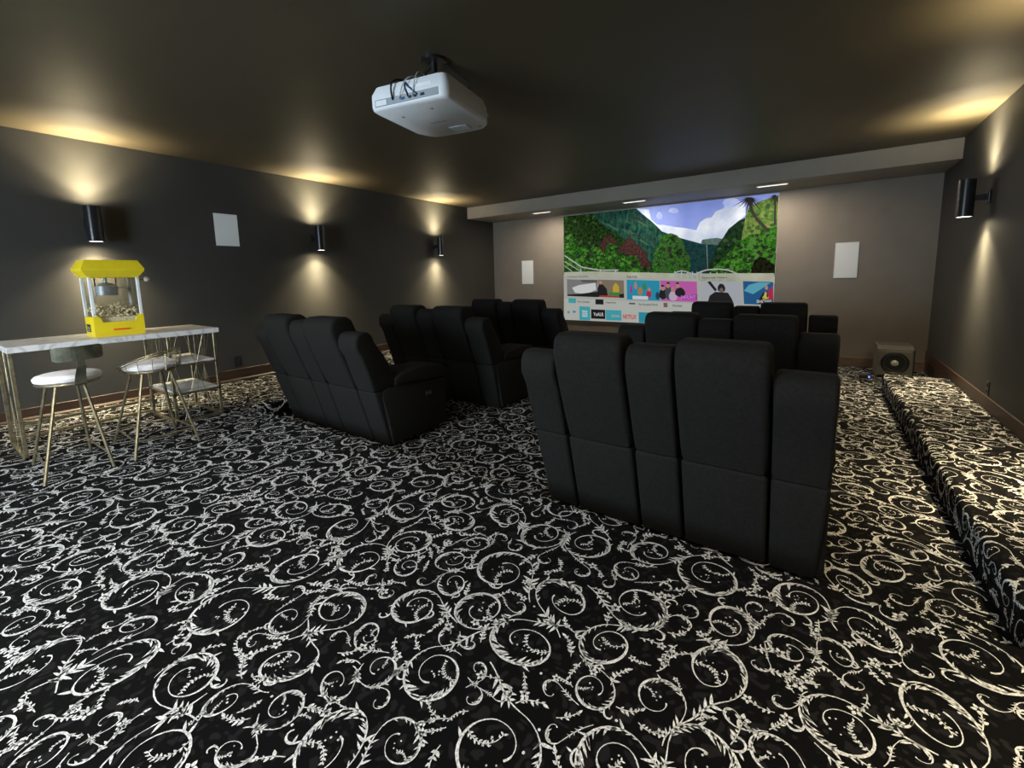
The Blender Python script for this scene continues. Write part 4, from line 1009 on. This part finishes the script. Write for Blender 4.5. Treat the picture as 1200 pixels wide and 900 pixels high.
SCREEN_TEXT = [
 ('Continue Watching', 't_darkgrey', (0.023, 0.412), (0.147, 0.428)),
 ('Kids Hub', 't_darkgrey', (0.36, 0.401), (0.412, 0.42)),
 ('Featured Videos', 't_darkgrey', (0.713, 0.385), (0.819, 0.398)),
 ('YuALR', 't_white', (0.177, 0.049), (0.236, 0.082)),
 ('NETFLIX', 't_netred', (0.341, 0.033), (0.411, 0.071)),
 ('alexa', 't_pale', (0.277, 0.044), (0.323, 0.073)),
 ('Got', 't_gold', (0.959, 0.219), (0.983, 0.248)),
 ('SHOW!', 't_white', (0.938, 0.192), (0.992, 0.217)),
 ('The Greatest', 't_darkgrey', (0.083, 0.172), (0.155, 0.191)),
 ('Dispatches', 't_darkgrey', (0.246, 0.166), (0.303, 0.186)),
 ('The Wonderful World', 't_darkgrey', (0.42, 0.156), (0.515, 0.174)),
 ('Parental', 't_darkgrey', (0.587, 0.151), (0.629, 0.17)),
 ('24HUNT', 't_lilac2', (0.623, 0.217), (0.69, 0.247)),
]
# ---------------------------------------------------------------- projection screen and its picture
def emat(name, rgb, rgb2=None, scale=12, k=0.82, stretch=None):
    c = tuple(x * k for x in lin(*rgb)); c2 = tuple(x * k for x in lin(*rgb2)) if rgb2 else None
    mat(name, c, 0.9, c2=c2, nscale=scale, emit=1.0, spec=0.0, stretch=stretch)
EM = dict(sky=((112,128,190),(136,150,206),1.2), cloud=((196,202,212),(158,168,190),3), cloud_thin=((168,178,212),(140,152,204),4), far_hill=((78,98,92),(54,74,72),14),
 blue_hill=((26,54,52),(14,34,40),16), teal_mountain=((34,70,54),(10,30,34),13), dark_hill=((32,54,22),(6,14,8),18), dark_ridge=((28,50,28),(10,24,16),18), pale_hill=((98,114,60),(56,80,32),16),
 bright_leaves=((46,100,24),(12,38,10),24), black_bush=((26,30,16),(8,8,6),24), mid_tree=((50,96,32),(14,40,16),24), hut=((66,42,40),(30,20,20),30), leaves=((42,88,26),(8,28,10),24), deck=((150,152,138),(128,132,118),2),
 rail=((176,180,176),None,1), trunk=((50,40,32),None,1), frond=((24,22,18),None,1), skin=((176,130,108),None,1))
for k_, (a, b, s) in EM.items(): emat(k_, a, b, s, stretch=((1, 1, 1) if k_ != 'teal_mountain' else (1.6, 1, .6)))
for k_, a in dict(leaf_light=(70, 128, 38), leaf_mid=(44, 84, 32), leaf_dark=(14, 34, 12), ridge_light=(58, 96, 70), ridge_dark=(14, 40, 44), cloud_shade=(182, 188, 202)).items(): emat(k_, a)
for k_, a in dict(panel_grey=(178,180,174), panel_veil=(168,172,164), t_grey=(120,120,118), t_white=(204,206,206), t_black=(20,20,24), t_darkgrey=(84,86,86), t_room=(122,110,92), t_yellow=(184,160,50), t_green=(58,124,72), t_red=(170,44,40),
  t_teal=(28,140,168), t_purple=(150,60,150), t_orange=(172,120,66), t_crimson=(168,36,70), t_navy=(28,58,84), t_pink=(184,88,164), t_slate=(54,70,74), t_lilac=(186,164,190), t_lilac2=(206,130,220), t_pale=(164,168,176), t_skingrey=(104,92,90),
  t_blue=(22,84,132), t_aqua=(86,160,184), t_gold=(198,180,90), t_aqua2=(62,160,170), t_aqua3=(40,140,160), t_brown=(120,90,84), t_greydot=(130,132,132), t_bluedot=(50,130,180), t_netred=(196,34,40)).items(): emat(k_, a)
SX0, SX1, SZ0, SZ1 = -4.459, -.588, .536, 2.710
scr = thing('projection_screen', ((SX0 + SX1) / 2, YB - .02, SZ0), 'wide lit projection screen showing a green mountain valley and a streaming menu', 'screen')
scr_w, scr_h = SX1 - SX0, SZ1 - SZ0
link_mesh('screen_panel', rbox(-scr_w/2 - .003, 0, -.003, scr_w/2 + .003, .0195, scr_h + .003, .001, 1), 'grille_white', scr)
def P3(u, v, l): return ((u - .5) * scr_w, -.001 - .00012 * l, v * scr_h)
groups = {}
order = 0
bms = {}
from mathutils.geometry import tessellate_polygon
def poly(bm, pts, l, mi):
    vs_ = [bm.verts.new(P3(u, v, l)) for u, v in pts]
    for t in tessellate_polygon([[Vector((u, v, 0)) for u, v in pts]]):
        try: f = bm.faces.new([vs_[i] for i in t])
        except Exception: continue
        f.normal_update(); f.material_index = mi
        if f.normal.y > 0: f.normal_flip()
cur = None; tiles = []
for name, m, pts in SCREEN_SHAPES:
    if name == 'thumbnail' and m in ('t_grey', 't_room', 't_teal', 't_pink', 't_pale', 't_blue'): tiles.append(['thumbnail', []])
    elif name == 'app_tile' and m != 't_white' or name == 'small_icon': tiles.append([name, []])
    elif name == 'app_tile' and m == 't_white':
        pass
    elif not tiles or tiles[-1][0] != name: tiles.append([name, []])
    if name == 'app_tile' and m == 't_white':
        [q for q in tiles if q[0] == 'app_tile'][0][1].append((m, pts)); continue
    tiles[-1][1].append((m, pts))
lay = 0
TUFT = dict(bright_leaves=('leaf_light', 'leaf_dark', 420), leaves=('leaf_light', 'leaf_dark', 420), mid_tree=('leaf_mid', 'leaf_dark', 200), dark_hill=('leaf_mid', 'leaf_dark', 160), pale_hill=('leaf_light', 'leaf_mid', 90), dark_ridge=('leaf_mid', 'leaf_dark', 80), teal_mountain=('ridge_light', 'ridge_dark', 130))
def inside(p, poly_):
    c = False; x, y = p; n = len(poly_)
    for i in range(n):
        x1, y1 = poly_[i]; x2, y2 = poly_[i-1]
        if (y1 > y) != (y2 > y) and x < (x2 - x1) * (y - y1) / (y2 - y1) + x1: c = not c
    return c
trnd = random.Random(3)
for name, items in tiles:
    ms = []; bm = bmesh.new()
    for m, pts in items:
        if m not in ms: ms.append(m)
        lay += 1; poly(bm, pts, lay, ms.index(m))
        if m in TUFT:
            xs_ = [p[0] for p in pts]; ys_ = [p[1] for p in pts]; lay += 1
            for k in range(TUFT[m][2]):
                u, v = trnd.uniform(min(xs_), max(xs_)), trnd.uniform(min(ys_), max(ys_))
                q = trnd.random(); a = trnd.uniform(.003, .011)
                if m == 'teal_mountain': P = [(u, v), (u + a * 6, v - a * 6.5), (u + a * 6.4, v - a * 5.5), (u + a * .8, v + a * 1.0)]
                elif m == 'cloud': P = [(u + a * 2.2 * math.cos(t) * (1 + .3 * math.sin(3 * t)), v + a * 1.6 * math.sin(t)) for t in [k2 * .785 for k2 in range(8)]]
                else: P = [(u + a * (1 + .5 * math.sin(5 * t + k)) * math.cos(t), v + a * 1.5 * (1 + .5 * math.sin(5 * t + k)) * math.sin(t)) for t in [k2 * 1.047 for k2 in range(6)]]
                if all(inside(p_, pts) for p_ in P):
                    mm = TUFT[m][0 if q < .5 else 1]
                    if mm not in ms: ms.append(mm)
                    poly(bm, P, lay + .5 * (k % 2), ms.index(mm))
    if name == 'menu_panel': pass
    link_mesh(name, bm, ms, scr)
for s, m, (u0, v0), (u1, v1) in SCREEN_TEXT:
    p = P3((u0 + u1) / 2, (v0 + v1) / 2, lay + 4)
    text_mesh('screen_text', s, m, scr, fit=((u1 - u0) * scr_w, (v1 - v0) * scr_h), bold=.022, matrix=Matrix.Translation(p) @ Matrix.Rotation(R(90), 4, 'X'))
